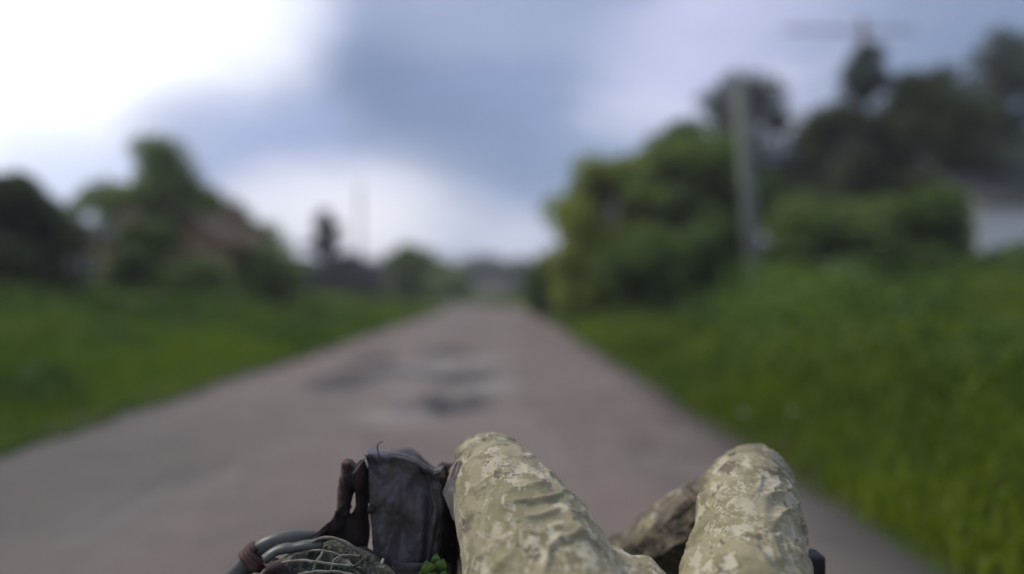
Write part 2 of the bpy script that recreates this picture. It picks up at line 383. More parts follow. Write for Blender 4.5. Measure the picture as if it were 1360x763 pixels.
def ground_z(x, y):
    xr = x - bend(y); e = np.maximum(XL - xr, xr - XR) + .30 * fbm(x * .9, y * .75, 5.0, 2) + .16 * fbm(x * 2.6, y * 2.6, 5.0, 3) + .05
    inside = np.clip((e + .16) / .22, 0, 1); inside = inside * inside * (3 - 2 * inside)
    inside = np.where(y > 59, 1, inside)
    z = -.22 + .245 * inside
    out = np.clip(e - .3, 0, 30)
    z = z + inside * (.05 * fbm(x * .4, y * .4, 2.0, 4) * np.clip(out, 0, 1) + .012 * np.clip(out, 0, 12))
    return z
gx = np.unique(np.concatenate([-np.geomspace(9, 700, 40), np.arange(-9, XL - .6, .4), np.arange(XL - .6, XL + .5, .06), [-1.5, 0],
                               np.arange(XR - .5, XR + .6, .06), np.arange(XR + .6, 12, .4), np.geomspace(12, 700, 40)]))
gy = np.unique(np.concatenate([-np.geomspace(8, 300, 12), np.arange(-8, 12, .10), np.arange(12, 40, .5), np.arange(40, 80, 1.0), np.geomspace(80, 1200, 30)]))
GX, GY = np.meshgrid(gx, gy)
GX2 = GX + np.where(np.abs(GX) < 12, bend(np.minimum(GY, 58)), 0)
tag(link('ground', grid_mesh('ground', GX2, GY, ground_z(GX2, GY)), M['soil']), kind='structure')

# grass and weeds: uncountable, one object each kind
def blades(name, n, xr, yr, hfun, wid, mat, ypow=1.6, lean=.45, keep=None):
    u = rng.random(n); y = yr[0] + (yr[1] - yr[0]) * u ** ypow
    x = xr[0] + (xr[1] - xr[0]) * rng.random(n) ** 1.25
    if keep is not None:
        k = keep(x, y) > rng.random(n); x, y = x[k], y[k]
    x = x + bend(np.minimum(y, 58))
    n = len(x); h = hfun(x - bend(np.minimum(y, 58)), y) * rng.uniform(.6, 1.25, n); z = ground_z(x, y)
    a = rng.uniform(0, 2 * np.pi, n); l = h * rng.uniform(.1, lean, n) * 1.4
    sc = np.clip(y / 6, 1, 4)
    w = wid * rng.uniform(.6, 1.4, n) * sc
    fa = rng.uniform(0, 2 * np.pi, n); cx, cy = np.cos(fa) * w, np.sin(fa) * w
    dx, dy = np.cos(a) * l, np.sin(a) * l
    V = np.stack([np.stack([x - cx, y - cy, z - .02], -1), np.stack([x + cx, y + cy, z - .02], -1),
                  np.stack([x + dx * .35 + cx * .8, y + dy * .35 + cy * .8, z + h * .6], -1), np.stack([x + dx * .35 - cx * .8, y + dy * .35 - cy * .8, z + h * .6], -1),
                  np.stack([x + dx + cx * .1, y + dy + cy * .1, z + h * .97], -1), np.stack([x + dx - cx * .1, y + dy - cy * .1, z + h], -1)], 1).reshape(-1, 3)
    b = np.arange(n)[:, None] * 6
    F = np.concatenate([b + np.array([[0, 1, 2, 3]]), b + np.array([[3, 2, 4, 5]])])
    return link(name, np_mesh(name, V, F), mat)
def h_right(x, y):
    e = x - XR; return .06 + .34 * np.clip(e / 1.3, 0, 1) + .65 * np.clip((e - 1.5) / 6, 0, 1) + .15 * np.clip(vnoise(x * .9, y * .7, 3), 0, 1)
def h_left(x, y):
    e = XL - x; return .06 + .28 * np.clip(e / 1.5, 0, 1) + .40 * np.clip((e - 2) / 5, 0, 1) + .12 * np.clip(vnoise(x * .9, y * .7, 3), 0, 1)
patchy = lambda x, y: .55 + .6 * vnoise(x * 1.1, y * .8, 5)
g = blades('verge_grass', 120000, (XR + .02, 13), (.4, 46), h_right, .006, M['grass'], 1.7)
tag(g, 'long yellow green grass on the right hand verge of the road', 'grass', kind='stuff')
g = blades('verge_grass', 95000, (XL - .02, -15), (1.6, 46), h_left, .006, M['grass_left'], 1.6)
tag(g, 'green grass on the left hand verge sloping up to the trees', 'grass', kind='stuff')
g = blades('far_grass', 26000, (-30, 34), (40, 95), lambda x, y: .35 + 0 * x, .006, M['grass'], 1.0, keep=lambda x, y: ((x < XL) | (x > XR) | (y > 59)) * 1.0)
tag(g, 'distant rough grass beyond the end of the straight road', 'grass', kind='stuff')
# broad-leaved weeds, in clumps
def weeds(name, centres, per, spread, h, size, mat):
    pts = []
    for (cx, cy, k) in centres:
        m_ = int(per * k); x = rng.normal(cx, spread * k, m_); y = rng.normal(cy, spread * k, m_)
        r2 = ((x - cx) ** 2 + (y - cy) ** 2) / (spread * k) ** 2
        z = ground_z(x, y) + rng.random(m_) ** .8 * h * k * np.exp(-r2 * .35)
        pts.append(np.stack([x, y, z], -1))
    C = np.concatenate(pts); return leaf_mesh(name, C, size, mat)
def leaf_mesh(name, C, size, mat, flat=.55, asp=.5):
    n = len(C); a = rng.normal(size=(n, 3)); a /= np.linalg.norm(a, axis=1)[:, None]
    b = rng.normal(size=(n, 3)); b[:, 2] *= flat; b -= a * (a * b).sum(1)[:, None]; b /= np.linalg.norm(b, axis=1)[:, None]
    s = size * rng.uniform(.6, 1.4, n)[:, None]
    V = np.stack([C - a * s, C + b * s * asp, C + a * s, C - b * s * asp], 1).reshape(-1, 3)
    F = np.arange(n * 4).reshape(-1, 4)
    return np_mesh(name, V, F)
cr = [(XR + .8 + 9 * rng.random() ** 1.2, 2.5 + 22 * rng.random() ** 1.3, rng.uniform(.6, 1.4)) for _ in range(90)]
cl = [(XL - .8 - 9 * rng.random() ** 1.2, 4.0 + 24 * rng.random() ** 1.3, rng.uniform(.6, 1.3)) for _ in range(80)]
tag(link('broadleaf_weeds', weeds('broadleaf_weeds', cr, 500, .38, .8, .045, M['weed']), M['weed']), 'darker green leafy weeds clumped in the right verge grass', 'weeds', kind='stuff')
tag(link('broadleaf_weeds', weeds('broadleaf_weeds', cl, 420, .36, .55, .045, M['weed']), M['weed']), 'darker green leafy weeds clumped in the left verge grass', 'weeds', kind='stuff')

cr2 = [(4.2 + 9 * rng.random(), 9 + 8 * rng.random(), rng.uniform(.7, 1.3)) for _ in range(70)]
cl2 = [(-6.5 - 9 * rng.random(), 11 + 7 * rng.random(), rng.uniform(.7, 1.3)) for _ in range(60)]
M['tall_weed'] = mat_leaf('tall_weed_leaves', c4(.055, .115, .014), c4(.17, .27, .03), .5, .42)
tag(link('tall_weeds', weeds('tall_weeds', cr2, 620, .60, 1.35, .06, None), M['tall_weed']), 'tall mixed weeds rising from the right verge into the bushes', 'weeds', kind='stuff')
tag(link('tall_weeds', weeds('tall_weeds', cl2, 620, .60, 1.0, .06, None), M['tall_weed']), 'tall mixed weeds rising from the left verge up to the trees', 'weeds', kind='stuff')
# small white-flowered plants in the right verge
def umbel(px, py, d, lab):
    b = P(px, py, d); gz = float(ground_z(np.array([b.x]), np.array([b.y]))[0])
    r = empty('flowering_weed', (b.x, b.y, gz), lab, 'wildflower', 'pale flowering weeds in the right verge')
    mb = MB(); H = b.z - gz
    mb.tube([(0, 0, 0), (.01, 0, H * .5), (0, .01, H)], [.005, .004, .003], 6)
    for k in range(7):
        a = k * .9; mb.tube([(0, .01, H - .05), (.05 * math.cos(a), .01 + .05 * math.sin(a), H + .005)], .0015, 4)
    mb.build('stem', M['weed'], r)
    n = 60; C = np.stack([rng.normal(0, .018, n), rng.normal(.01, .018, n), H + .012 + rng.normal(0, .005, n)], -1)
    tag(link('flower_head', leaf_mesh('flower_head', C, .006, None, .3, .9), M['umbel'], r), kind='stuff')
umbel(990, 552, 4.3, 'pale flower head nearest the road edge in the right verge')
umbel(1058, 549, 4.5, 'pale flower head a little further right of the one by the road edge')
umbel(1302, 606, 4.0, 'pale flower head low at the right side of the verge')

# ------------------------------------------------------------------ trees
def tree(name, px, d, top_py, width_m, mat, label, cat='tree', shape='round', base=.2, n=7000, leaf=.085, clumps=46, trunk_r=.11, group=None, spread=.34, seed=0, ydepth=None, lean=0, dens=2.0):
    leaf *= 1.15; clumps = int(clumps * 1.25)
    lr = np.random.default_rng(seed + int(px) * 7 + int(d * 10))
    x = PX(px, d); gz = float(ground_z(np.array([x]), np.array([d]))[0]); H = PZ(top_py, d) - gz
    r = empty(name, (x, d, gz), label, cat, group)
    wr = width_m / 2; yr_ = (ydepth or width_m) / 2
    # clump centres
    cs = []
    while len(cs) < clumps:
        t = lr.random(); 
        if shape == 'cone': prof = (1 - t) ** .75 * .95 + .06
        elif shape == 'column': prof = math.sin(math.pi * min(1, t * .9 + .12)) ** .5
        else: prof = math.sqrt(max(0.02, 1 - (2 * (t ** .85) - 1) ** 2)) * .95 + .05
        rr = (lr.random() ** .45) * prof; a = lr.uniform(0, 2 * np.pi)
        z = H * (base + (1 - base) * t)
        cs.append((math.cos(a) * rr * wr + lean * t, math.sin(a) * rr * yr_, z * .96, prof))
    cs = np.array(cs); per = n / clumps; C = []
    for c in cs:
        k = int(per * dens * lr.uniform(.6, 1.4)); s = 1.25 * spread * lr.uniform(.6, 1.25) * (width_m / 4) ** .6
        q = lr.normal(size=(k, 3)); q /= np.linalg.norm(q, axis=1)[:, None]; q *= (lr.random(k) ** .4)[:, None] * s * 1.7
        q[:, 2] *= .75; C.append(q + c[:3])
    C = np.concatenate(C); C = C[(C[:, 2] > .05)]
    link('crown', leaf_mesh('crown', C, leaf, None), mat, r)
    mb = MB(); hh = H * .8; lx = lean
    tp = [(0, 0, -.1), (.03 * H * lr.normal() * .3, .0, H * .25), (lx * .4 + .04 * lr.normal(), .05, H * .5), (lx * .8, 0, hh)]
    mb.tube(catmull(tp, 4), list(np.linspace(trunk_r, trunk_r * .18, 13)), 8)
    for k in range(9):
        c = cs[lr.integers(len(cs))]; z0 = min(c[2] * .55 + .1, hh * .9); f = z0 / hh
        mb.tube(catmull([(lx * .8 * f, 0, z0), ((c[0] + lx * .8 * f) * .5, c[1] * .5, (z0 + c[2]) * .5 + .08), (c[0], c[1], c[2])], 3), list(np.linspace(trunk_r * .42, trunk_r * .08, 7)), 6)
    mb.build('trunk', M['bark'], r, True)
    return r
GL, GRr = 'trees on the left side of the road', 'trees on the right side of the road'
# left
tree('dark_tree', 2, 14, 240, 2.9, M['leaf_dark'], 'very dark tree at the left edge, leftmost of all', base=.02, n=9000, group=GL)
tree('dark_bush', 50, 15, 318, 1.2, M['leaf_dark'], 'low dark bush at the right foot of the leftmost dark tree', 'bush', base=.0, n=3500, group=GL)
tree('tall_tree', 218, 24, 186, 5.2, M['leaf_mid'], 'tallest tree on the left, pointed crown in front of the house', shape='cone', base=.12, n=9000, group=GL)
tree('leafy_tree', 158, 25, 246, 3.4, M['leaf_mid'], 'round tree just left of the tallest pointed tree', base=.45, n=4500, group=GL)
tree('dark_bush', 198, 18, 300, 1.9, M['leaf_deep'], 'dark dense bush in front of the tallest left tree', 'bush', base=.0, n=6500, group=GL)
tree('leafy_tree', 306, 25, 268, 2.8, M['leaf_mid'], 'tree stepping down right of the tallest pointed tree', base=.05, n=5000, group=GL)
tree('dark_bush', 345, 21, 330, 2.6, M['leaf_mid'], 'low green bush at the right end of the left thicket', 'bush', base=.0, n=6000, group=GL)
tree('leafy_bush', 268, 17.5, 346, 1.9, M['leaf_mid'], 'low bush between the two dark bushes under the house gable', 'bush', base=0, n=3500, group=GL)
tree('narrow_tree', 432, 45, 281, 2.9, M['leaf_blue'], 'narrow grey green tree standing alone between the left thicket and the bright cloud', shape='column', base=.08, n=6000, leaf=.11, group=GL)
tree('grey_bush', 468, 44, 340, 3.6, M['leaf_blue'], 'greyish bush at the right foot of the narrow grey tree', 'bush', base=0, n=4500, leaf=.11, group=GL)
tree('grey_bush', 398, 42, 345, 2.6, M['leaf_blue'], 'greyish bush at the left foot of the narrow grey tree', 'bush', base=0, n=3500, leaf=.11, group=GL)
tree('round_bush', 542, 46, 328, 4.4, M['leaf_mid'], 'round green bush nearest the road on the left, far off', 'bush', base=0, n=7000, leaf=.11, group=GL)
tree('low_bush', 590, 62, 362, 4.6, M['leaf_mid'], 'low far bush where the left verge meets the road end', 'bush', base=0, n=5000, leaf=.12, group=GL)
tree('leafy_tree', 262, 25, 238, 3.0, M['leaf_mid'], 'tree close behind the right shoulder of the tallest pointed tree', base=.2, n=6000, group=GL)
tree('dark_bush', 120, 16, 394, 1.9, M['leaf_deep'], 'low green bush in front of the tan house', 'bush', base=0, n=4500, group=GL)
tree('leafy_tree', 345, 27, 298, 2.6, M['leaf_mid'], 'smaller tree at the right end of the left thicket', base=.0, n=5000, group=GL)
# right
tree('leafy_tree', 870, 25, 190, 3.0, M['leaf_mid'], 'tree filling the gap behind the round yellow green tree', base=.05, n=8000, group=GRr)
tree('deep_bush', 862, 17.5, 318, 2.6, M['leaf_deep'], 'low dark bush in front of the two trees left of the leaning pole', 'bush', base=0, n=6500, group=GRr)
tree('deep_bush', 950, 18, 300, 2.4, M['leaf_deep'], 'dark bush just left of the leaning pole foot', 'bush', base=0, n=6500, group=GRr)
tree('dark_tree', 1092, 27, 150, 3.6, M['leaf_dark'], 'dark tree just right of the thin grey tree', base=.1, n=8000, group=GRr)
tree('dark_tree', 1178, 25, 150, 3.4, M['leaf_deep'], 'green tree in the middle of the dark mass under the crossarm', base=.05, n=9000, group=GRr)
tree('leafy_tree', 1195, 28, 130, 4.2, M['leaf_dark'], 'dark tree closing the gap behind the crossarm pole', base=.1, n=9000, group=GRr)
tree('round_tree', 806, 22, 207, 4.0, M['leaf_olive'], 'round yellow green tree, first on the right of the road', base=.02, n=15000, clumps=70, group=GRr)
tree('leafy_tree', 925, 20, 160, 3.9, M['leaf_mid'], 'taller green tree between the round tree and the leaning pole', base=.02, n=14000, clumps=64, group=GRr)
tree('small_bush', 722, 27, 344, 1.5, M['leaf_deep'], 'small dark bush at the left foot of the round yellow green tree', 'bush', base=0, n=4000, group=GRr)
tree('low_bush', 770, 24, 342, 2.2, M['leaf_deep'], 'low dark bush under the round yellow green tree', 'bush', base=0, n=4500, group=GRr)
tree('blue_tree', 976, 30, 96, 5.4, M['leaf_blue'], 'tall blue grey tree rising behind the leaning pole', base=.45, n=9000, leaf=.10, group=GRr)
tree('leafy_bush', 1012, 22, 236, 3.4, M['leaf_deep'], 'dark green bush directly behind the foot of the leaning pole', 'bush', base=0, n=7000, group=GRr)
tree('thin_tree', 1066, 30, 168, 2.6, M['leaf_blue'], 'thin grey tree with sky showing through, right of the leaning pole', base=.35, n=3000, leaf=.1, dens=1.2, group=GRr)
tree('dark_tree', 1122, 25, 122, 4.2, M['leaf_dark'], 'dark tall tree left of the crossarm pole', base=.1, n=11000, clumps=60, group=GRr)
tree('dark_tree', 1152, 24, 50, 3.2, M['leaf_blue'], 'slim pointed tree rising highest beside the crossarm pole', shape='cone', base=.1, n=8000, group=GRr)
tree('dark_tree', 1226, 23, 92, 5.2, M['leaf_dark'], 'broadest dark tree right of the crossarm pole', base=.05, n=15000, clumps=70, group=GRr)
tree('dark_tree', 1296, 27, 112, 4.4, M['leaf_dark'], 'dark tree beside the left end of the white house', base=.15, n=7000, group=GRr)
tree('dark_tree', 1354, 27, 40, 5.4, M['leaf_dark'], 'dark tree behind the roof of the white house, at the right edge', base=.2, n=9000, group=GRr)
tree('thin_tree', 1330, 25, 30, 2.6, M['leaf_blue'], 'thin grey tree rising highest over the roof of the white house', base=.45, n=3000, dens=1.2, group=GRr)
tree('green_bush', 1072, 17, 262, 2.3, M['leaf_mid'], 'green bush right of the leaning pole', 'bush', base=0, n=8000, group=GRr)
tree('green_bush', 1160, 17, 268, 2.8, M['leaf_mid'], 'green bush behind the blue gate', 'bush', base=0, n=8000, group=GRr)
tree('deep_bush', 1236, 16, 262, 2.4, M['leaf_deep'], 'dark green bush left of the white house wall', 'bush', base=0, n=8000, group=GRr)
tree('weedy_bush', 1122, 13.2, 352, 1.0, M['leaf_mid'], 'loose weedy bush half covering the blue gate', 'bush', base=0, n=700, dens=1.0, group=GRr)
tree('deep_bush', 1350, 13, 340, 2.0, M['leaf_deep'], 'low dark green bush in front of the white house wall', 'bush', base=0, n=6000, group=GRr)
# far off
FG = 'far trees across the end of the road'
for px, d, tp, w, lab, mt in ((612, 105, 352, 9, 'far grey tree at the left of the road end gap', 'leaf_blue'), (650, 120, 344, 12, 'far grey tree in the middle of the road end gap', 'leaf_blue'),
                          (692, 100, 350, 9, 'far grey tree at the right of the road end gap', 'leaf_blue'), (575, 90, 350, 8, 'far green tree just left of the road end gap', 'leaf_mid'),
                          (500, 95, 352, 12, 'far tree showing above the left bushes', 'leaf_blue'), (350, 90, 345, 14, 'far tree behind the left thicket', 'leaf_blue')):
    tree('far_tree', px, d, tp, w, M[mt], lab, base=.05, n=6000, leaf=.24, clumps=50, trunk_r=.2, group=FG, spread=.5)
# far wood as one mass behind everything
cs = []
for k in range(90):
    a = -62 + 124 * k / 89 + random.uniform(-.8, .8); dd = random.uniform(150, 190)
    cs.append((math.tan(R(a)) * dd, dd, random.uniform(4, 8)))
pts = []
for x, y, h in cs:
    q = rng.normal(size=(420, 3)); q /= np.linalg.norm(q, axis=1)[:, None]; q *= (rng.random(420) ** .4)[:, None]
    pts.append(q * np.array([6.5, 4, h * .55]) + np.array([x, y, h * .5]))
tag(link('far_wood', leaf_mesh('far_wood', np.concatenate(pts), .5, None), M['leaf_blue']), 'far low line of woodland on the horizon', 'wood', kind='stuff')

# ------------------------------------------------------------------ poles
def pole(px_top, py_top, px_base, d, r0, r1, mat, label, arm=None, arm_py=None, brace=None, name='utility_pole'):
    x0 = PX(px_base, d); gz = float(ground_z(np.array([x0]), np.array([d]))[0])
    root = empty(name, (x0, d, gz), label, 'utility pole', 'poles along the road')
    top = Vector((PX(px_top, d) - x0, 0, PZ(py_top, d) - gz))
    MB().tube([Vector((0, 0, -.5)), top * .5, top], [r0, (r0 + r1) / 2, r1], 12).build('pole_shaft', mat, root, True)
    if arm:
        za = PZ(arm_py, d) - gz; f = za / top.z; xa = top.x * f
        xl, xr_ = PX(arm[0], d) - x0, PX(arm[1], d) - x0
        bevel(MB().box((xl, -r1 - .12, za - .045), (xr_, -r1 - .003, za + .045)).build('crossarm', M['wood'], root), .01)
        for k in range(4):
            xi = xl + (xr_ - xl) * (k + .5) / 4
            o = MB().tube([(xi, -r1 - .06, za + .06), (xi, -r1 - .06, za + .10), (xi, -r1 - .06, za + .13), (xi, -r1 - .06, za + .17), (xi, -r1 - .06, za + .21)], [.03, .055, .035, .05, .02], 10).build('insulator', M['porcelain'], root, True)
    if brace:
        b0, b1 = brace
        MB().tube([Vector(b0), Vector(b1)], [r0 * .75, r1 * .8], 10).build('brace', mat, root, True)
    return root
pole(984, 112, 1012, 15.5, .20, .15, M['concrete'], 'pale grey concrete pole leaning slightly left in the right verge')
pole(1150, 22, 1156, 28, .20, .14, M['wood'], 'tall pole with a long crossarm among the dark trees at right', arm=(1040, 1216), arm_py=40)
pole(478, 244, 480, 60, .17, .12, M['concrete'], 'faint far pole against the bright cloud left of the road')

# ------------------------------------------------------------------ houses
def house(name, x0, x1, y0, y1, eave, ridge, wall, roof, label, nwin=3, axis='x'):
    cx, cy = (x0 + x1) / 2, (y0 + y1) / 2; gz = float(ground_z(np.array([cx]), np.array([cy]))[0]) - .1
    r = empty(name, (cx, cy, gz), label, 'house')
    a, b = (x1 - x0) / 2, (y1 - y0) / 2; ea, ri = eave - gz, ridge - gz; t = .25
    # front wall built with openings: piers, sill strip and head strip, each a real solid
    ws = []; step = 2 * a / nwin; ww = min(.9, step * .45); sz, hzz = ea * .38, ea * .38 + 1.15
    mb = MB(); mb.box((-a, -b, 0), (a, -b + t, sz)); mb.box((-a, -b, hzz), (a, -b + t, ea))
    xprev = -a
    for k in range(nwin):
        wc = -a + step * (k + .5); mb.box((xprev, -b, sz), (wc - ww / 2, -b + t, hzz)); xprev = wc + ww / 2; ws.append(wc)
    mb.box((xprev, -b, sz), (a, -b + t, hzz))
    mb.box((-a, b - t, 0), (a, b, ea)); mb.box((-a, -b + t, 0), (-a + t, b - t, ea)); mb.box((a - t, -b + t, 0), (a, b - t, ea))
    if axis == 'x':   # ridge along x, gables at the ends
        for s in (-1, 1):
            xa, xb = (s * a, s * (a - t)) if s < 0 else (a - t, a)
            mb.add([(xa, -b, ea), (xb, -b, ea), (xb, b, ea), (xa, b, ea), (xa, 0, ri - .05), (xb, 0, ri - .05)], [(0, 1, 5, 4), (2, 3, 4, 5), (0, 4, 3), (1, 2, 5), (0, 3, 2, 1)])
    else:
        for s in (-1, 1):
            ya, yb = (-b, -b + t) if s < 0 else (b - t, b)
            mb.add([(-a, ya, ea), (-a, yb, ea), (a, yb, ea), (a, ya, ea), (0, ya, ri - .05), (0, yb, ri - .05)], [(0, 1, 5, 4), (2, 3, 4, 5), (0, 4, 3), (1, 2, 5), (0, 3, 2, 1)])
    mb.build('wall', wall, r)
    # corrugated roof slopes: overlapping sheets
    for s in (-1, 1):
        A, Bx = (a, b) if axis == 'x' else (b, a)
        nc = 60; us = np.linspace(-A - .4, A + .4, nc * 4); over = .4
        vs = []; rows = 6
        for j in range(rows + 1):
            f = j / rows; off = Bx + over - f * (Bx + over); zz = ea - over * (ri - ea) / Bx + f * (ri - ea + over * (ri - ea) / Bx)
            for u in us:
                w = .03 * math.sin(u * 2 * math.pi / .18)
                vs.append((u, s * off, zz + .05 + w) if axis == 'x' else (s * off, u, zz + .05 + w))
        fs = []; nn = len(us)
        for j in range(rows):
            for i in range(nn - 1): fs.append((j * nn + i, j * nn + i + 1, (j + 1) * nn + i + 1, (j + 1) * nn + i))
        ro = MB().add(vs, fs).build('roof', roof, r); so = ro.modifiers.new('thickness', 'SOLIDIFY'); so.thickness = .02
    MB().box((-.25 + a * .4, -.25, ri - .5), (.25 + a * .4, .25, ri + .6)).build('chimney', M['tile'], r)
    for wc in ws:
        fr = MB(); y = -b + .10
        for lo, hi in (((wc - ww/2, y, sz), (wc - ww/2 + .07, y + .06, hzz)), ((wc + ww/2 - .07, y, sz), (wc + ww/2, y + .06, hzz)),
                       ((wc - ww/2 + .07, y, sz), (wc + ww/2 - .07, y + .06, sz + .07)), ((wc - ww/2 + .07, y, hzz - .07), (wc + ww/2 - .07, y + .06, hzz)),
                       ((wc - .025, y, sz + .07), (wc + .025, y + .06, hzz - .07))): fr.box(lo, hi)
        w = fr.build('window', M['frame_white'], r)
        MB().box((wc - ww/2 + .02, y + .025, sz + .02), (wc + ww/2 - .02, y + .035, hzz - .02)).build('pane', M['glass'], w)
        MB().box((wc - ww/2 - .06, -b - .07, sz - .07), (wc + ww/2 + .06, -b - .003, sz - .003)).build('sill', M['frame_white'], w)
    return r
house('tan_house', PX(70, 18.5), PX(156, 18.5), 18.5, 22.0, 2.60, 3.05, M['tan_wall'], M['slate'], 'tan walled outbuilding behind the left verge, nearer the left edge', 1)
house('brown_house', PX(240, 19), PX(292, 19), 19, 23, 2.75, 3.25, M['brown_wall'], M['tile'], 'brown plastered gable right of the tallest left tree', 1, axis='y')
house('white_house', PX(1312, 20), PX(1312, 20) + 7, 20, 26, 4.05, 6.2, M['pale_wall'], M['slate'], 'white house with a grey roof at the right edge', 2)

# blue gate behind the right weeds
x0 = PX(1106, 14.5); gz = float(ground_z(np.array([x0]), np.array([14.5]))[0])
r = empty('metal_gate', (x0, 14.5, gz), 'small faded blue metal gate half hidden in the right weeds', 'gate')
w = PX(1142, 14.5) - x0; H = PZ(344, 14.5) - gz
fm = MB(); fm.tube([(0, 0, 0), (0, 0, H)], .03, 8); fm.tube([(w, 0, 0), (w, 0, H)], .03, 8); fm.tube([(0.03, 0, H - .08), (w - .03, 0, H - .08)], .02, 8); fm.tube([(0.03, 0, .25), (w - .03, 0, .25)], .02, 8)
fm.build('gate_frame', M['blue_paint'], r, True)
nb = 6
sh = None
for k in range(nb):
    xx = .05 + (w - .1) * (k + .5) / nb; hw = (w - .1) / nb * .44
    o = MB().box((xx - hw, -.030, .2), (xx + hw, -.022, H - .02 - .03 * (k % 2))).build('slat', M['blue_paint'], r)
# far pale fence across the road end
xa, xb = PX(628, 80), PX(676, 80)
r = empty('board_fence', ((xa + xb) / 2, 80, 0.3), 'pale low board fence across the end of the road', 'fence')
half = (xb - xa) / 2; nbd = 16
z0f = 0.0
slm = MB().box((-half / nbd * .94, -.02, 0), (half / nbd * .94, .02, 1.75)).mesh('board')
for k in range(nbd):
    o = link('board', slm, M['old_fence'], r, False); o.location = (-half + 2 * half * (k + .5) / nbd, 0, .02 * (k % 3))
for z in (.4, 1.35): MB().box((-half, .024, z), (half, .08, z + .1)).build('rail', M['wood'], r)
for s in (-1, 0, 1): MB().box((s * half - .07, .085, -.6), (s * half + .07, .22, 1.8)).build('fence_post', M['wood'], r)

# ------------------------------------------------------------------ the tracked/wheeled carrier under the person
DZ = .40
V = empty('cargo_vehicle', (.10, .35, 0), 'low flat cargo vehicle carrying the person, seen as a bent tube and a corner post', 'vehicle')
def vp(p): return Vector(p) - Vector((.10, .35, 0))
def vpx(px, py, d): return vp(P(px, py, d))
for k in range(7):
    x = -.46 + k * .16
    bevel(MB().box(vp((x, -.95, DZ - .03)), vp((x + .152, 1.50, DZ))).build('deck_board', M['deck'], V), .003)
for x in (-.47, .60):
    MB().tube([vp((x, -.97, DZ - .06)), vp((x, 1.52, DZ - .06))], .025, 10).build('side_rail', M['metal_green'], V, True)
for y in (-.9, .1, 1.3):
    MB().box(vp((-.42, y - .03, DZ - .10)), vp((.56, y + .03, DZ - .034))).build('cross_beam', M['metal_dark'], V)
bevel(MB().box(vp((-.3, -.8, .20)), vp((.45, 1.2, DZ - .11))).build('chassis', M['metal_dark'], V), .03, 3)
for y in (-.72, .28, 1.12):
    for s, x in ((-1, -.50), (1, .66)):
        ty = MB(); n = 40
        prof = [(.12, -.07), (.18, -.08), (.225, -.07), (.235, 0), (.225, .07), (.18, .08), (.12, .07)]
        vs = []; fs = []
        for i in range(n):
            a = 2 * math.pi * i / n
            for (rr, xx) in prof:
                kk = .012 if (i % 2 and rr > .2) else 0
                vs.append(vp((x + xx, y + (rr + kk) * math.cos(a), .24 + (rr + kk) * math.sin(a))))
        m_ = len(prof)
        for i in range(n):
            for j in range(m_ - 1): fs.append((i * m_ + j, i * m_ + j + 1, ((i + 1) % n) * m_ + j + 1, ((i + 1) % n) * m_ + j))
        wh = MB().tube([vp((x - .06, y, .24)), vp((x - .03, y, .24)), vp((x + .03, y, .24)), vp((x + .06, y, .24))], [.122, .10, .10, .122], 20).build('wheel', M['metal_green'], V, True)
        ty.add(vs, fs).build('tyre', M['rubber'], wh)
        MB().tube([vp((x, y, .24)), vp((x - s * .2, y, .24))], .03, 8).build('axle', M['metal_dark'], wh, True)
# bent tube rail at the left
D1 = 1.13
pt = [vpx(262, 812, D1 - .04), vpx(300, 778, D1 - .02), vpx(330, 748, D1), vpx(352, 727, D1 + .01), vpx(378, 718, D1 + .02), vpx(410, 717, D1 + .04), vpx(450, 722, D1 + .08), vpx(480, 740, D1 + .10), vpx(492, 790, D1 + .11)]
lo0 = vp((-.47, 1.0, DZ - .06)); 
path = catmull([lo0, vpx(236, 850, D1 - .06)] + pt + [vp((-.22, 1.26, DZ - .0))], 6)
MB().tube(path, .0185, 16).build('bent_tube', M['metal_green'], V, True)
# brown strap wound round the tube
sw = MB(); c0 = vpx(341, 738, D1); ax = (vpx(352, 727, D1 + .01) - vpx(330, 748, D1)).normalized()
a1 = ax.cross(Vector((0, 1, 0))).normalized(); a2 = ax.cross(a1)
ring = [c0 + ax * (k / 40 - .5) * .022 + (a1 * math.cos(k * .5) + a2 * math.sin(k * .5)) * .0215 for k in range(41)]
sw.tube(ring, .0055, 6)
sw.tube(catmull([c0 + ax * .01 + a1 * -.018, vpx(360, 748, D1 - .03), vpx(378, 756, D1 - .035), vpx(392, 775, D1 - .035)], 6), .0075, 8, .4)
sw.build('tube_strap', M['strap_rust'], V, True)
MB().tube([vpx(364, 742, D1 - .02), vpx(366, 765, D1 - .02), vpx(367, 800, D1 - .02)], [.011, .010, .010], 10).build('upright_pin', M['metal_dark'], V, True)
# corner post at the right
q0 = P(1072, 742, 1.15); q1 = P(1100, 742, 1.15)
o = bevel(MB().box(vp((q0.x, 1.15, DZ - .10)), vp((q1.x, 1.19, q0.z))).build('corner_post', M['metal_dark'], V), .005, 3)

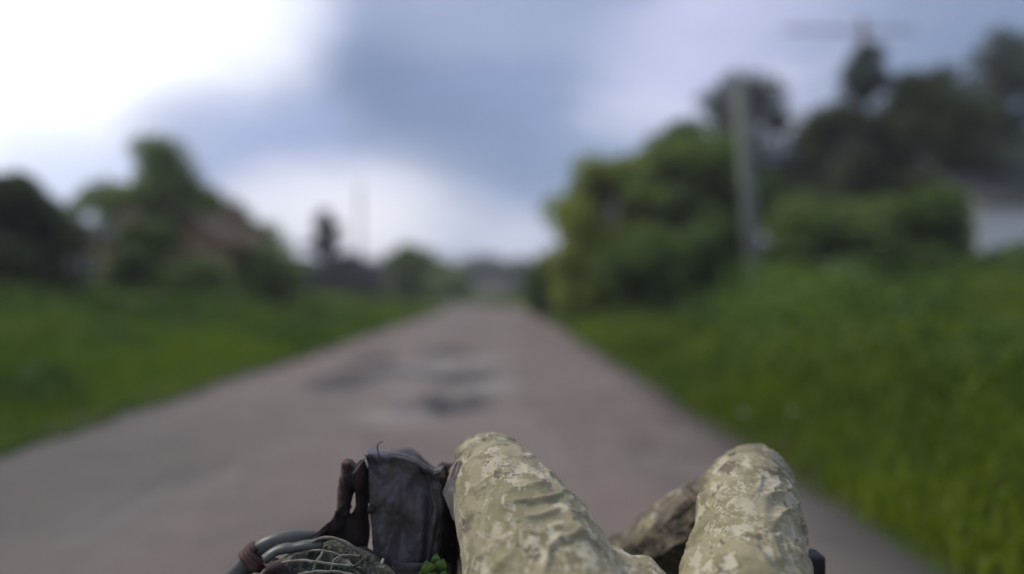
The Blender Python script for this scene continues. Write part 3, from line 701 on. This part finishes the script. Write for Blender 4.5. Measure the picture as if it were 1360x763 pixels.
# ------------------------------------------------------------------ pack
def surf(name, fn, nu, nv, mat, parent, thick, sub=0, closed=False):
    vs = [fn(i / nu, j / nv) for j in range(nv + 1) for i in range(nu + 1)]
    fs = [(j * (nu + 1) + i, j * (nu + 1) + i + 1, (j + 1) * (nu + 1) + i + 1, (j + 1) * (nu + 1) + i) for j in range(nv) for i in range(nu)]
    o = MB().add(vs, fs).build(name, mat, parent, True)
    if thick:
        s = o.modifiers.new('thickness', 'SOLIDIFY'); s.thickness = thick; s.offset = 0
    return o
PKO = Vector((-.17, 1.22, DZ))
PK = empty('rucksack', PKO, 'dark grey soft pack with a slack top flap, left of the knees', 'rucksack')
def fb(x, y, z=0, o=4): return float(fbm(x, y, z, o))
def lerp(a, b, t): return a + (b - a) * t
def interp(pts, t):
    for (t0, a), (t1, b) in zip(pts, pts[1:]):
        if t <= t1: return lerp(a, b, (t - t0) / (t1 - t0) if t1 > t0 else 0)
    return pts[-1][1]
DP = 1.14
# body: soft closed sack
def body_fn(u, v):
    a = u * 2 * math.pi; z = DZ + v * .345
    k = .5
    ca, sa = math.cos(a), math.sin(a)
    sx = math.copysign(abs(ca) ** k, ca) * .062; sy = math.copysign(abs(sa) ** k, sa) * .07
    pinch = 1 - .25 * v ** 3
    cx = -.155 + .01 * v; cy = 1.235
    n = 1 + .16 * fb(ca * 1.5 + 3, sa * 1.5 + 3, v * 4, 3)
    if v > .99: pinch *= .55
    return Vector((cx + sx * pinch * n, cy + sy * pinch * n, z + .02 * ca)) - PKO
bd = surf('pack_body', body_fn, 64, 40, M['redblack'], PK, 0)
MB().add([body_fn(i / 32, 1.0) for i in range(32)] + [Vector((-.145, 1.235, DZ + .33)) - PKO], [(i, (i + 1) % 32, 32) for i in range(32)]).build('pack_lining', M['redblack'], PK, True)
# slack flap: outline follows the cloth's real edges
left = [(0, 484), (.1, 486), (.45, 489), (.7, 493), (1, 497)]
right = [(0, 586), (.12, 590), (.35, 594), (.6, 590), (1, 584)]
topy = [(0, 603), (.25, 606), (.5, 610), (.66, 615), (.78, 623), (.9, 631), (1, 628)]
boty = [(0, 752), (.5, 762), (1, 758)]
def flap_fn(u, v):
    if v < .12:    # turned over the top, running back
        w = v / .12; px = lerp(interp(left, 0), interp(right, 0), u); py = interp(topy, u)
        d = DP + .10 * (1 - w) ** 1.0; p = P(px, py, DP)
        z = p.z - .014 * (1 - w) ** 1.5 * (1 + .6 * math.sin(u * 9)) + .006 * math.sin(w * math.pi)
        return Vector((p.x + .004 * math.sin(u * 7) * (1 - w), d, z)) - PKO
    w = (v - .12) / .88
    px = lerp(interp(left, w), interp(right, w), u); py = lerp(interp(topy, u), interp(boty, u), w)
    d = DP
    d -= .012 * math.exp(-((u - .22) / .13) ** 2) * (.4 + .6 * w)                      # left panel stands proud
    d += .020 * math.exp(-((u - .62) / .17) ** 2 - ((w - .22) / .16) ** 2)             # upper hollow
    d += .022 * math.exp(-((u - .42) / .16) ** 2 - ((w - .66) / .17) ** 2)             # lower hollow
    ridge = u - (.90 - .10 * w - .35 * max(0, .32 - w)); d -= .020 * math.exp(-(ridge / .035) ** 2) * min(1, w * 3 + .3)
    d += .018 * math.exp(-((u - .78) / .06) ** 2) * min(1, w * 2)
    d += .035 * max(0, u - .93) / .07 + .015 * max(0, .04 - u) / .04
    d += .010 * fb(u * 3 + 1, w * 4, 2.0, 4) + .0045 * (1 - 2.2 * abs(fb(u * 6, w * 5 + u * 3, 5.0, 3))) + .002 * fb(u * 18, w * 15, 6.0, 2) - .008 * w
    d += .004 * math.sin((u * .8 + w * .5) * 20) * math.exp(-((w - .1) / .12) ** 2)
    return P(px, py, DP) + Vector((0, d - DP, 0)) - PKO
surf('top_flap', flap_fn, 90, 110, M['pack'], PK, .0022)
# hem cord of the flap top, lit edge
hem = [flap_fn(u, .10) + Vector((0, -.001, .0012)) for u in np.linspace(.30, .95, 34)]
MB().tube(hem, .0022, 6).build('hem', M['strap_pale'], PK, True)
# side part with the slot: dark red-black stiff cloth at the left
outer = [(452, 616), (458, 611), (468, 610), (476, 613), (484, 606), (489, 615), (490, 650), (490, 690), (488, 735), (470, 738), (448, 732), (428, 722), (414, 716), (426, 709), (444, 703), (448, 690), (449, 672), (448, 650), (452, 634)]
inner = [(472, 652), (473.5, 650), (475, 652), (475.5, 656), (475.5, 660), (474.5, 666), (472.5, 672), (470, 678), (468, 680), (466.5, 681), (466, 679), (466.5, 676), (467, 672), (467.5, 668), (468, 665), (468.5, 662), (469, 659), (470, 656), (471, 654)]
def ringpts(pts, n, d, amp):
    c = catmull([P(a, b, d) for a, b in pts] + [P(*pts[0], d)], n)[:-1]
    return [p + Vector((0, amp * fb(p.x * 40, p.z * 30, 3.0, 3), 0)) - PKO for p in c]
ro, ri_ = ringpts(outer, 4, DP + .02, .03), ringpts(inner, 4, DP + .005, .008)
vs = []; nr = 7
for j in range(nr + 1):
    f = j / nr
    for a, b in zip(ro, ri_):
        p = a.lerp(b, f); p.y += -.028 * math.sin(math.pi * min(1, f * 1.05)) ** .8 + .010 * fb(p.x * 60, p.z * 45, 1.0, 3); vs.append(p)
n_ = len(ro)
fs = [(j * n_ + i, j * n_ + (i + 1) % n_, (j + 1) * n_ + (i + 1) % n_, (j + 1) * n_ + i) for j in range(nr) for i in range(n_)]
o = MB().add(vs, fs).build('side_panel', M['redblack'], PK, True); s_ = o.modifiers.new('thickness', 'SOLIDIFY'); s_.thickness = .012; s_.offset = 1
# top stub and pale strap to the flap
MB().tube(catmull([P(459, 690, DP + .01) - PKO, P(456, 650, DP) - PKO, P(459, 628, DP) - PKO, P(461, 613, DP) - PKO], 5), [.009 + .003 * math.sin(i) for i in range(16)], 10, .7).build('carry_loop', M['strap_rust'], PK, True)
MB().tube(catmull([P(470, 628, DP - .012) - PKO, P(477, 620, DP - .014) - PKO, P(485, 608, DP - .012) - PKO], 4), .0026, 6, .6).build('loop_cord', M['strap_pale'], PK, True)
MB().tube([P(493.5, 676, DP - .028) - PKO, P(493.5, 676, DP - .006) - PKO], [.0065, .0075], 14).build('eyelet', M['metal_dark'], PK, True)
# lower front panel, two pale toggles and the right flank
def low_fn(u, v):
    px = lerp(468, 600, u) - 6 * v; py = lerp(733 - 8 * math.exp(-((u - .12) / .1) ** 2) + 14 * min(1, max(0, u - .2) * 3), 800, v)
    return P(px, py, DP - .03) + Vector((0, .012 * fb(u * 5, v * 3, 8.0, 3) - .01 * v, 0)) - PKO
surf('front_pocket', low_fn, 50, 24, M['pack'], PK, .004)
for (a, b), (c, d_) in (((481, 737), (478, 752)), ((510, 741), (504, 756))):
    o = MB().tube([P(a, b, DP - .05) - PKO, P(c, d_, DP - .052) - PKO], .0036, 8, .6).build('toggle', M['buckle'], PK, True)
def flank_fn(u, v):
    px = lerp(582, 604, u ** .8); py = lerp(634 + 22 * u ** 1.6, 735, v)
    return P(px, py, DP + .01) + Vector((0, .045 * u + .010 * fb(u * 4, v * 5, 6.0, 3), 0)) - PKO
surf('right_flank', flank_fn, 26, 50, M['redblack'], PK, .004)
MB().tube(catmull([P(504, 604, DP) - PKO, P(502, 596, DP) - PKO, P(503, 589, DP) - PKO, P(509, 586, DP) - PKO], 4), .0011, 6).build('wire_end', M['metal_dark'], PK, True)

# ------------------------------------------------------------------ camouflage bundle with cords
BO = P(440, 775, 1.10)
BN = empty('cloth_bundle', (BO.x, BO.y, DZ), 'bundle of grey green camouflage cloth tied with pale cord beside the pack', 'bundle')
bo = Vector((BO.x, BO.y, DZ))
def bun_fn(u, v):
    a = v * 2 * math.pi; cx = lerp(352, 520, u); cyy = 768 - 10 * math.sin(u * 3) ; env = (math.sin(math.pi * min(1, max(0, u * .96 + .02)))) ** .45
    c = P(cx, cyy, 1.10)
    r_ = (.048 + .007 * fb(u * 6, math.cos(a) * 1.5, math.sin(a) * 1.5, 4) + .004 * math.sin(u * 22 + 2 * math.sin(a))) * env
    return Vector((c.x, c.y + r_ * 1.1 * math.cos(a), c.z + r_ * math.sin(a))) - bo
surf('folded_cloth', bun_fn, 90, 48, M['camo_net'], BN, 0)
def cord(pts, r, mat='cord', name='cord', n=5, flat=1):
    cc = catmull([P(a, b, d) - bo for a, b, d in pts], n); rs = r * (.72 if r < .004 else 1)
    cc = [p + Vector((0, 0, .0022 * fb(p.x * 70, p.y * 70, i_ * .3, 2))) for i_, p in enumerate(cc)]
    MB().tube(cc, [rs * (1 + .35 * fb(i_ * .45, r * 999, 0, 2)) for i_ in range(len(cc))], 8, flat).build(name, M[mat], BN, True)
cord([(372, 748, 1.05), (392, 742, 1.045), (420, 744, 1.04), (450, 748, 1.04), (480, 752, 1.045), (500, 758, 1.05)], .0028)
cord([(432, 726, 1.08), (428, 736, 1.05), (420, 748, 1.04), (414, 770, 1.04)], .0030)
cord([(380, 738, 1.07), (400, 730, 1.07), (432, 730, 1.06), (462, 738, 1.06), (480, 735, 1.07)], .0022)
cord([(440, 756, 1.04), (446, 742, 1.05), (458, 736, 1.055), (478, 737, 1.06)], .0022)
cord([(398, 760, 1.035), (430, 757, 1.03), (465, 760, 1.03), (495, 770, 1.03)], .0026)
cord([(410, 728, 1.085), (420, 716, 1.08), (440, 712, 1.08), (458, 718, 1.08), (476, 731, 1.08), (484, 745, 1.08)], .0085, 'strap_pale', 'webbing_strap', 5, .35)
cord([(352, 742, 1.06), (372, 728, 1.07), (400, 724, 1.075), (430, 720, 1.08)], .011, 'metal_green', 'cloth_roll', 5, .6)
cord([(352, 768, 1.04), (368, 752, 1.03), (384, 760, 1.03), (400, 785, 1.03)], .014, 'redblack', 'dark_strap', 5, .6)

for k in range(13):
    a = rng.uniform(0, 1); px, py = lerp(366, 512, rng.random()), rng.uniform(728, 775); ang = rng.uniform(-.7, .9)
    ln, wd = rng.uniform(.03, .07), rng.uniform(.010, .022); dd = 1.065 - .02 * (py - 728) / 45 + rng.uniform(-.01, .01)
    c0_ = P(px, py, dd); q1_, q2_ = rng.uniform(0, 9, 2)
    def st_fn(u, v):
        x_ = (u - .5) * ln; z_ = (v - .5) * wd * (1 + .3 * math.sin(u * 6 + q1_))
        z_ += .006 * math.sin(u * 4 + q1_); tw = math.sin(u * 5 + q2_)
        return c0_ + Vector((x_ * math.cos(ang) - z_ * math.sin(ang), .006 * tw + .8 * (v - .5) * wd * tw, x_ * math.sin(ang) + z_ * math.cos(ang))) - bo
    surf('cloth_strip', st_fn, 14, 4, M['camo_net' if k % 3 else 'strap_pale'], BN, .0015)
# ------------------------------------------------------------------ leafy twig
TO = P(578, 775, 1.09)
TW = empty('leafy_twig', TO, 'bright green leafy twig tucked between the pack and the knee', 'twig')
MB().tube(catmull([Vector((0, 0, -.06)), Vector((-.004, 0, 0)), Vector((.004, -.004, .035))], 4), .0016, 6).build('stem', M['leaf_olive'], TW, True)
m = newmat('fresh_leaf'); co = objco(); c = mixc(sstep(wnoise(co, 60, 3, .6), .3, .7), c4(.075, .14, .02), c4(.16, .26, .045))
out_surface(principled(c, .45, 0, bump(wnoise(co, 150, 3, .6), .4, .001), .4)); M['fresh'] = m
for px, py, ang, ln, wd in ((570, 752, 1.9, .030, .013), (586, 748, 1.1, .026, .012), (576, 765, .4, .030, .013), (592, 762, -.2, .020, .010), (562, 762, 2.9, .022, .011), (580, 740, 1.5, .020, .008)):
    c = P(px, py, 1.09) - TO; dx = Vector((math.cos(ang), -.25, math.sin(ang))).normalized(); nn = Vector((-math.sin(ang), -.1, math.cos(ang))).normalized()
    rows = []; K_ = 9
    for i in range(K_ + 1):
        t = i / K_; wv = wd * math.sin(math.pi * t ** .8) ** .8 * (1 + .10 * math.sin(i * 2.1)) + .0003
        ctr = c + dx * ln * (t - .5) + Vector((0, -.006 * math.sin(math.pi * t), 0))
        rows += [ctr - nn * wv + Vector((0, -.003, 0)), ctr, ctr + nn * wv + Vector((0, -.003, 0))]
    fs = [(i * 3 + j, i * 3 + j + 1, i * 3 + j + 4, i * 3 + j + 3) for i in range(K_) for j in range(2)]
    o = MB().add(rows, fs).build('leaf', M['fresh'], TW, True); q = o.modifiers.new('thickness', 'SOLIDIFY'); q.thickness = .0006

# ------------------------------------------------------------------ person
def remeshed(name, mb, voxel, smooth=4):
    me = mb.mesh(name + '_raw'); o = bpy.data.objects.new('tmp', me); COL.objects.link(o)
    r_ = o.modifiers.new('r', 'REMESH'); r_.mode = 'VOXEL'; r_.voxel_size = voxel
    s = o.modifiers.new('s', 'SMOOTH'); s.factor = .5; s.iterations = smooth
    dg = bpy.context.evaluated_depsgraph_get(); m2 = bpy.data.meshes.new_from_object(o.evaluated_get(dg))
    bpy.data.objects.remove(o); bpy.data.meshes.remove(me); m2.name = name; return m2
def limb(mb, pts, rads, n=20, k=6):
    """round-ended tapered limb through joints"""
    c = catmull(pts, k); m_ = len(pts)
    rr = []
    for i in range(len(c)):
        t = i / k; j = min(int(t), m_ - 2); f = t - j; f = f * f * (3 - 2 * f); rr.append(lerp(rads[j], rads[j + 1], f))
    mb.tube(c, rr, n); mb.sphere(c[0], rr[0]); mb.sphere(c[-1], rr[-1])
HIPL, HIPR = Vector((.135, .74, .545)), Vector((.285, .74, .535))
KNL, KNR = Vector((-.022, 1.200, .770)), Vector((.474, 1.225, .735))
ANL, ANR = Vector((-.045, 1.47, .455)), Vector((.255, 1.43, .470))
PER = empty('person', (.25, .74, DZ), 'person lying back on the vehicle with camouflage knees drawn up apart', 'person')
po = Vector((.25, .74, DZ))
tr = MB()
legs = []
for H_, K_, A_, rk in ((HIPL, KNL, ANL, 0), (HIPR, KNR, ANR, 1)):
    mid = H_.lerp(K_, .5) + Vector((.006 if rk == 0 else -.004, 0, .0))
    limb(tr, [H_, mid, K_ - (K_ - H_).normalized() * .09, K_ - Vector((0, .008, .010))], [.118, .108 if rk == 0 else .092, .088 if rk == 0 else .082, .068 if rk == 0 else .070])
    kb = K_ + Vector((0, .012, -.028))
    mc = kb.lerp(A_, .35) + Vector((0, .0, -.012))
    limb(tr, [kb, mc, kb.lerp(A_, .75), A_], [.066, .078 if rk else .074, .066, .058])
    tr.sphere(K_ + Vector((0, .002, -.026)), (.071, .062, .062))
    legs.append((H_, K_, A_))
tr.sphere((.25, .70, .53), (.185, .16, .125)); tr.sphere((.25, .58, .53), (.17, .14, .115))
# extra slack cloth: thigh underside sag and inner thigh of the near leg
tr.sphere((.122, 1.00, .606), (.146, .13, .082)); tr.sphere((.13, .90, .585), (.11, .14, .09)); tr.sphere((.415, .98, .585), (.095, .15, .078))
tm = remeshed('trousers', tr, .0034, 10)
# wrinkles
nv = len(tm.vertices); co_ = np.empty(nv * 3, np.float32); tm.vertices.foreach_get('co', co_); co_ = co_.reshape(-1, 3).astype(float)
no_ = np.empty(nv * 3, np.float32); tm.vertices.foreach_get('normal', no_); no_ = no_.reshape(-1, 3).astype(float)
def seg_param(p, a, b):
    a, b = np.array(a), np.array(b); ab = b - a; t = np.clip(((p - a) @ ab) / (ab @ ab), 0, 1); d = p - (a + t[:, None] * ab)
    return t, np.linalg.norm(d, axis=1), d, ab / np.linalg.norm(ab)
best = np.full(nv, 1e9); S_ = np.zeros(nv); A1 = np.zeros(nv); kn = np.zeros(nv)
for li, (H_, K_, A_) in enumerate(legs):
    for si, (a, b) in enumerate(((H_, K_), (K_, A_))):
        t, d, dv, ax = seg_param(co_, a, b)
        up = np.array([0, 0, 1.0]); e1 = np.cross(ax, up); e1 /= np.linalg.norm(e1); e2 = np.cross(e1, ax)
        ang = np.arctan2(dv @ e2, dv @ e1); ln = np.linalg.norm(np.array(b) - np.array(a))
        m_ = d < best; best[m_] = d[m_]; S_[m_] = (t * ln + si * .5)[m_] + li * 3; A1[m_] = ang[m_]
        kn[m_] = (np.exp(-((1 - t) * ln / .10) ** 2) if si == 0 else np.exp(-(t * ln / .12) ** 2))[m_]
x, y, z = co_.T
w1 = fbm(x * 7, y * 7, z * 7, 3)
ca_, sa_ = np.cos(A1), np.sin(A1)
# folds running across the limb, strongest off the taut knee cap
ph = S_ * 26 + 2.6 * fbm(ca_ * 1.3 + S_ * 3, sa_ * 1.3, S_ * 4, 3) * 2
def ridge(v): return np.clip(1 - np.abs(v) * 2.2, 0, 1)
w2 = fbm(x * 16, y * 16, z * 16, 2)
f1 = ridge(vnoise(S_ * 24 + 2 * w1 + A1 * .0, ca_ * 1.3 + 5, sa_ * 1.3 + 5))
f2 = ridge(vnoise(S_ * 10 + 3 * w1, ca_ * 1.4 + 9, sa_ * 1.4 + 2))
top = np.clip(1 - kn * 1.05, .08, 1)
right_leg = (S_ > 2.9).astype(float)
dg_a, dg_b = x * .80 + z * .60, -x * .60 + z * .80           # creases running down to the left
f3 = ridge(vnoise(dg_b * 62 + 2.6 * w1, dg_a * 13 + 1.5 * w1, y * 16)) * np.clip(.35 + 1.8 * vnoise(x * 18, y * 18, z * 18 + 8), 0, 1)
f4 = ridge(vnoise(dg_b * 30 + 3 * w1, dg_a * 9, y * 12 + 4)) 
big = fbm(x * 8, y * 6, z * 8, 2)
f5 = ridge(vnoise(dg_b * 95 + 3.5 * w1 + 1.5 * w2, dg_a * 26 + 2 * w1, y * 30 + 7)) * np.clip(.3 + 1.8 * vnoise(x * 15 + 9, y * 15, z * 15), 0, 1)
rl = right_leg
calm = np.clip(.25 + .75 * rl + .9 * np.clip(fbm(x * 6 + 2, y * 6, z * 6, 2) * 2, 0, 1) * (1 - rl), 0, 1)
disp = top * (.0045 * f1 ** 1.6 * (.3 + .9 * np.clip(w1 * 2 + .2, 0, 1)) + .0080 * f2 ** 1.6) + calm * (.0034 * f3 ** 1.6 + .0018 * f5 ** 1.5 + .0042 * f4 ** 1.8) + .006 * big * top
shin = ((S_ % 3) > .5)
disp += np.where(shin, .004 * f1, 0)
# knee seam: a raised welt curving over each knee
for li, (H_, K_, A_) in enumerate(legs):
    c = np.array(K_) + np.array([0, .055, -.03]); rr = np.linalg.norm((co_ - c) * np.array([1.05, 1, .9]), axis=1)
    for R0, am in ((.100, .0062), (.110, .0040)):
        disp += am * np.exp(-((rr - R0 - .004 * w1) / .0034) ** 2) * (no_[:, 2] > -.2) * (no_[:, 1] < .9)
ne = len(tm.edges); ed = np.empty(ne * 2, np.int32); tm.edges.foreach_get('vertices', ed); ed = ed.reshape(-1, 2)
deg = np.bincount(ed.ravel(), minlength=nv).astype(float)
sel = np.abs(S_[ed[:, 0]] - S_[ed[:, 1]]) > .05; jump = np.zeros(nv); jump[ed[sel].ravel()] = 1
def lap(v): return (np.bincount(ed[:, 0], v[ed[:, 1]], nv) + np.bincount(ed[:, 1], v[ed[:, 0]], nv)) / np.maximum(deg, 1)
for _ in range(6): jump = np.maximum(jump, lap(jump))
dd_ = disp.copy()
for _ in range(14): dd_ = .4 * dd_ + .6 * lap(dd_)
jump = np.clip(jump * 3, 0, 1); disp = disp * (1 - jump) + dd_ * jump
co2 = co_ + no_ * disp[:, None]
co2 -= np.array(po)
tm.vertices.foreach_set('co', co2.astype(np.float32).ravel()); tm.update()
ma = tm.attributes.new('calf_shade', 'FLOAT', 'POINT')  # shade on the right calf, darkened into the cloth colour
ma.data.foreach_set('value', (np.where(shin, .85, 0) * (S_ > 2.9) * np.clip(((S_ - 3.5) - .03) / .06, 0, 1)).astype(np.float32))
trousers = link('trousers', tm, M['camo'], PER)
# slack pocket flap at the outside of the near leg
def pk_fn(u, v):
    py = lerp(612, 692, v); bow = max(0, 1 - abs(v - .55) / .57) ** .85 ; px = lerp(612, 608 - 20 * bow, u)
    return P(px, py, 1.135) + Vector((0, .012 * (1 - u) - .006 * math.sin(u * 5) + .006 * fb(u * 3, v * 5, 3.0, 3), 0)) - po
surf('pocket_flap', pk_fn, 24, 44, M['strap_pale'], PER, .003)
bpy.data.objects['pocket_flap'].data.materials.clear(); bpy.data.objects['pocket_flap'].data.materials.append(mat_camo('lit_camo_cloth', [c4(.46, .39, .32), c4(.52, .45, .37), c4(.38, .32, .26), c4(.58, .5, .42), c4(.48, .42, .35)]))  # paler copy of the camo, the flap's lit look put into its colour
# pieces of slack cloth standing off the thigh edge (belt loops of the cargo pocket)
def tab(px, py, d, ang, l_, w_, name):
    c = P(px, py, d); dx = Vector((math.cos(ang), 0, math.sin(ang))); nn = Vector((-math.sin(ang), 0, math.cos(ang)))
    def fn(u, v):
        p = c + dx * l_ * (u - .5) + nn * w_ * (v - .5) * (1 - .4 * u); p.y += .008 * math.sin(u * 3.1) + .004 * fb(u * 5, v * 5, px, 2); p.z += .003 * fb(u * 4, v * 3, py, 2)
        return p - po
    return surf(name, fn, 14, 8, M['camo'], PER, .003)
tab(728, 634, 1.14, -.5, .030, .014, 'pocket_tab')
# body, jacket, boots (mostly below the frame)
bodyb = MB()
limb(bodyb, [(.25, .60, .53), (.25, .35, .55), (.25, .12, .60)], [.12, .13, .14])
bodyb.sphere((.25, .10, .60), (.19, .12, .10))
limb(bodyb, [(.25, .05, .62), (.25, -.04, .665)], [.058, .055])
bodyb.sphere((.25, -.13, .71), (.078, .105, .10)); bodyb.sphere((.25, -.085, .685), (.055, .07, .075)); bodyb.sphere((.25, -.10, .805), (.013, .022, .02))
for s in (-1, 1):
    sh_ = Vector((.25 + s * .19, .10, .59)); el = Vector((.25 + s * .30, .36, .50)); wr_ = Vector((.25 + s * .22, .56, .60))
    limb(bodyb, [sh_, el, wr_], [.055, .043, .028])
    pm = wr_ + Vector((-s * .03, .045, .01)); bodyb.sphere(pm, (.042, .048, .018))
    for k in range(4):
        b0 = pm + Vector((-s * .02 + (k - 1.5) * .019, .035, .004)); ln = (.062, .075, .08, .066)[k if s < 0 else 3 - k]
        limb(bodyb, [b0, b0 + Vector((0, ln * .5, .006)), b0 + Vector((0, ln, -.012))], [.0095, .0085, .007], 10, 3)
    limb(bodyb, [pm + Vector((-s * .035, -.01, 0)), pm + Vector((-s * .058, .022, -.002)), pm + Vector((-s * .062, .048, -.01))], [.011, .010, .008], 10, 3)
    bodyb.sphere((.25 + s * .08, -.12, .705), (.012, .03, .02))
bm_ = remeshed('body', bodyb, .0055, 2)
for v in bm_.vertices: v.co -= po
link('body', bm_, M['skin'], PER)
jk = MB(); limb(jk, [(.25, .64, .535), (.25, .35, .555), (.25, .12, .605)], [.150, .155, .165]); jk.sphere((.25, .10, .60), (.215, .13, .12))
for s in (-1, 1):
    sh_ = Vector((.25 + s * .19, .10, .59)); el = Vector((.25 + s * .30, .36, .50)); wr_ = Vector((.25 + s * .225, .545, .595))
    limb(jk, [sh_, el, el.lerp(wr_, .85)], [.075, .062, .045])
jm = remeshed('jacket', jk, .010, 4)
cj = np.empty(len(jm.vertices) * 3, np.float32); jm.vertices.foreach_get('co', cj); cj = cj.reshape(-1, 3).astype(float)
nj = np.empty(len(jm.vertices) * 3, np.float32); jm.vertices.foreach_get('normal', nj); nj = nj.reshape(-1, 3)
cj = cj + nj * (.012 * fbm(cj[:, 0] * 14, cj[:, 1] * 22, cj[:, 2] * 14, 3))[:, None] - np.array(po)
jm.vertices.foreach_set('co', cj.astype(np.float32).ravel()); jm.update(); link('jacket', jm, M['camo'], PER)
hb = MB(); hb.sphere((.25, -.165, .705), (.086, .095, .105)); hm = remeshed('hair', hb, .008, 1)
for v in hm.vertices: v.co -= po
link('hair', hm, M['hair'], PER)
for A_, dx in ((ANL, -.02), (ANR, -.02)):
    b = MB(); limb(b, [A_ + Vector((0, -.02, .03)), A_ + Vector((0, 0, -.02))], [.052, .05])
    limb(b, [A_ + Vector((0, -.045, -.022)), A_ + Vector((dx * .5, .05, -.018)), A_ + Vector((dx, .135, -.020))], [.044, .046, .036])
    m2 = remeshed('boot', b, .006, 3)
    for v in m2.vertices:
        v.co -= po
        if v.co.z < .004: v.co.z = .004
    bo2 = link('boot', m2, M['boot'], PER)

# ------------------------------------------------------------------ humid air
m = newmat('haze_air')
pv = N('ShaderNodeVolumePrincipled'); pv.inputs['Color'].default_value = (.88, .90, .95, 1); pv.inputs['Density'].default_value = .0016; pv.inputs['Anisotropy'].default_value = .2
o_ = N('ShaderNodeOutputMaterial'); L(pv.outputs[0], o_.inputs['Volume'])
tag(MB().box((-260, -40, -12), (260, 230, 16)).build('haze', m), 'thin humid haze filling the air over the lane', 'haze', kind='stuff')
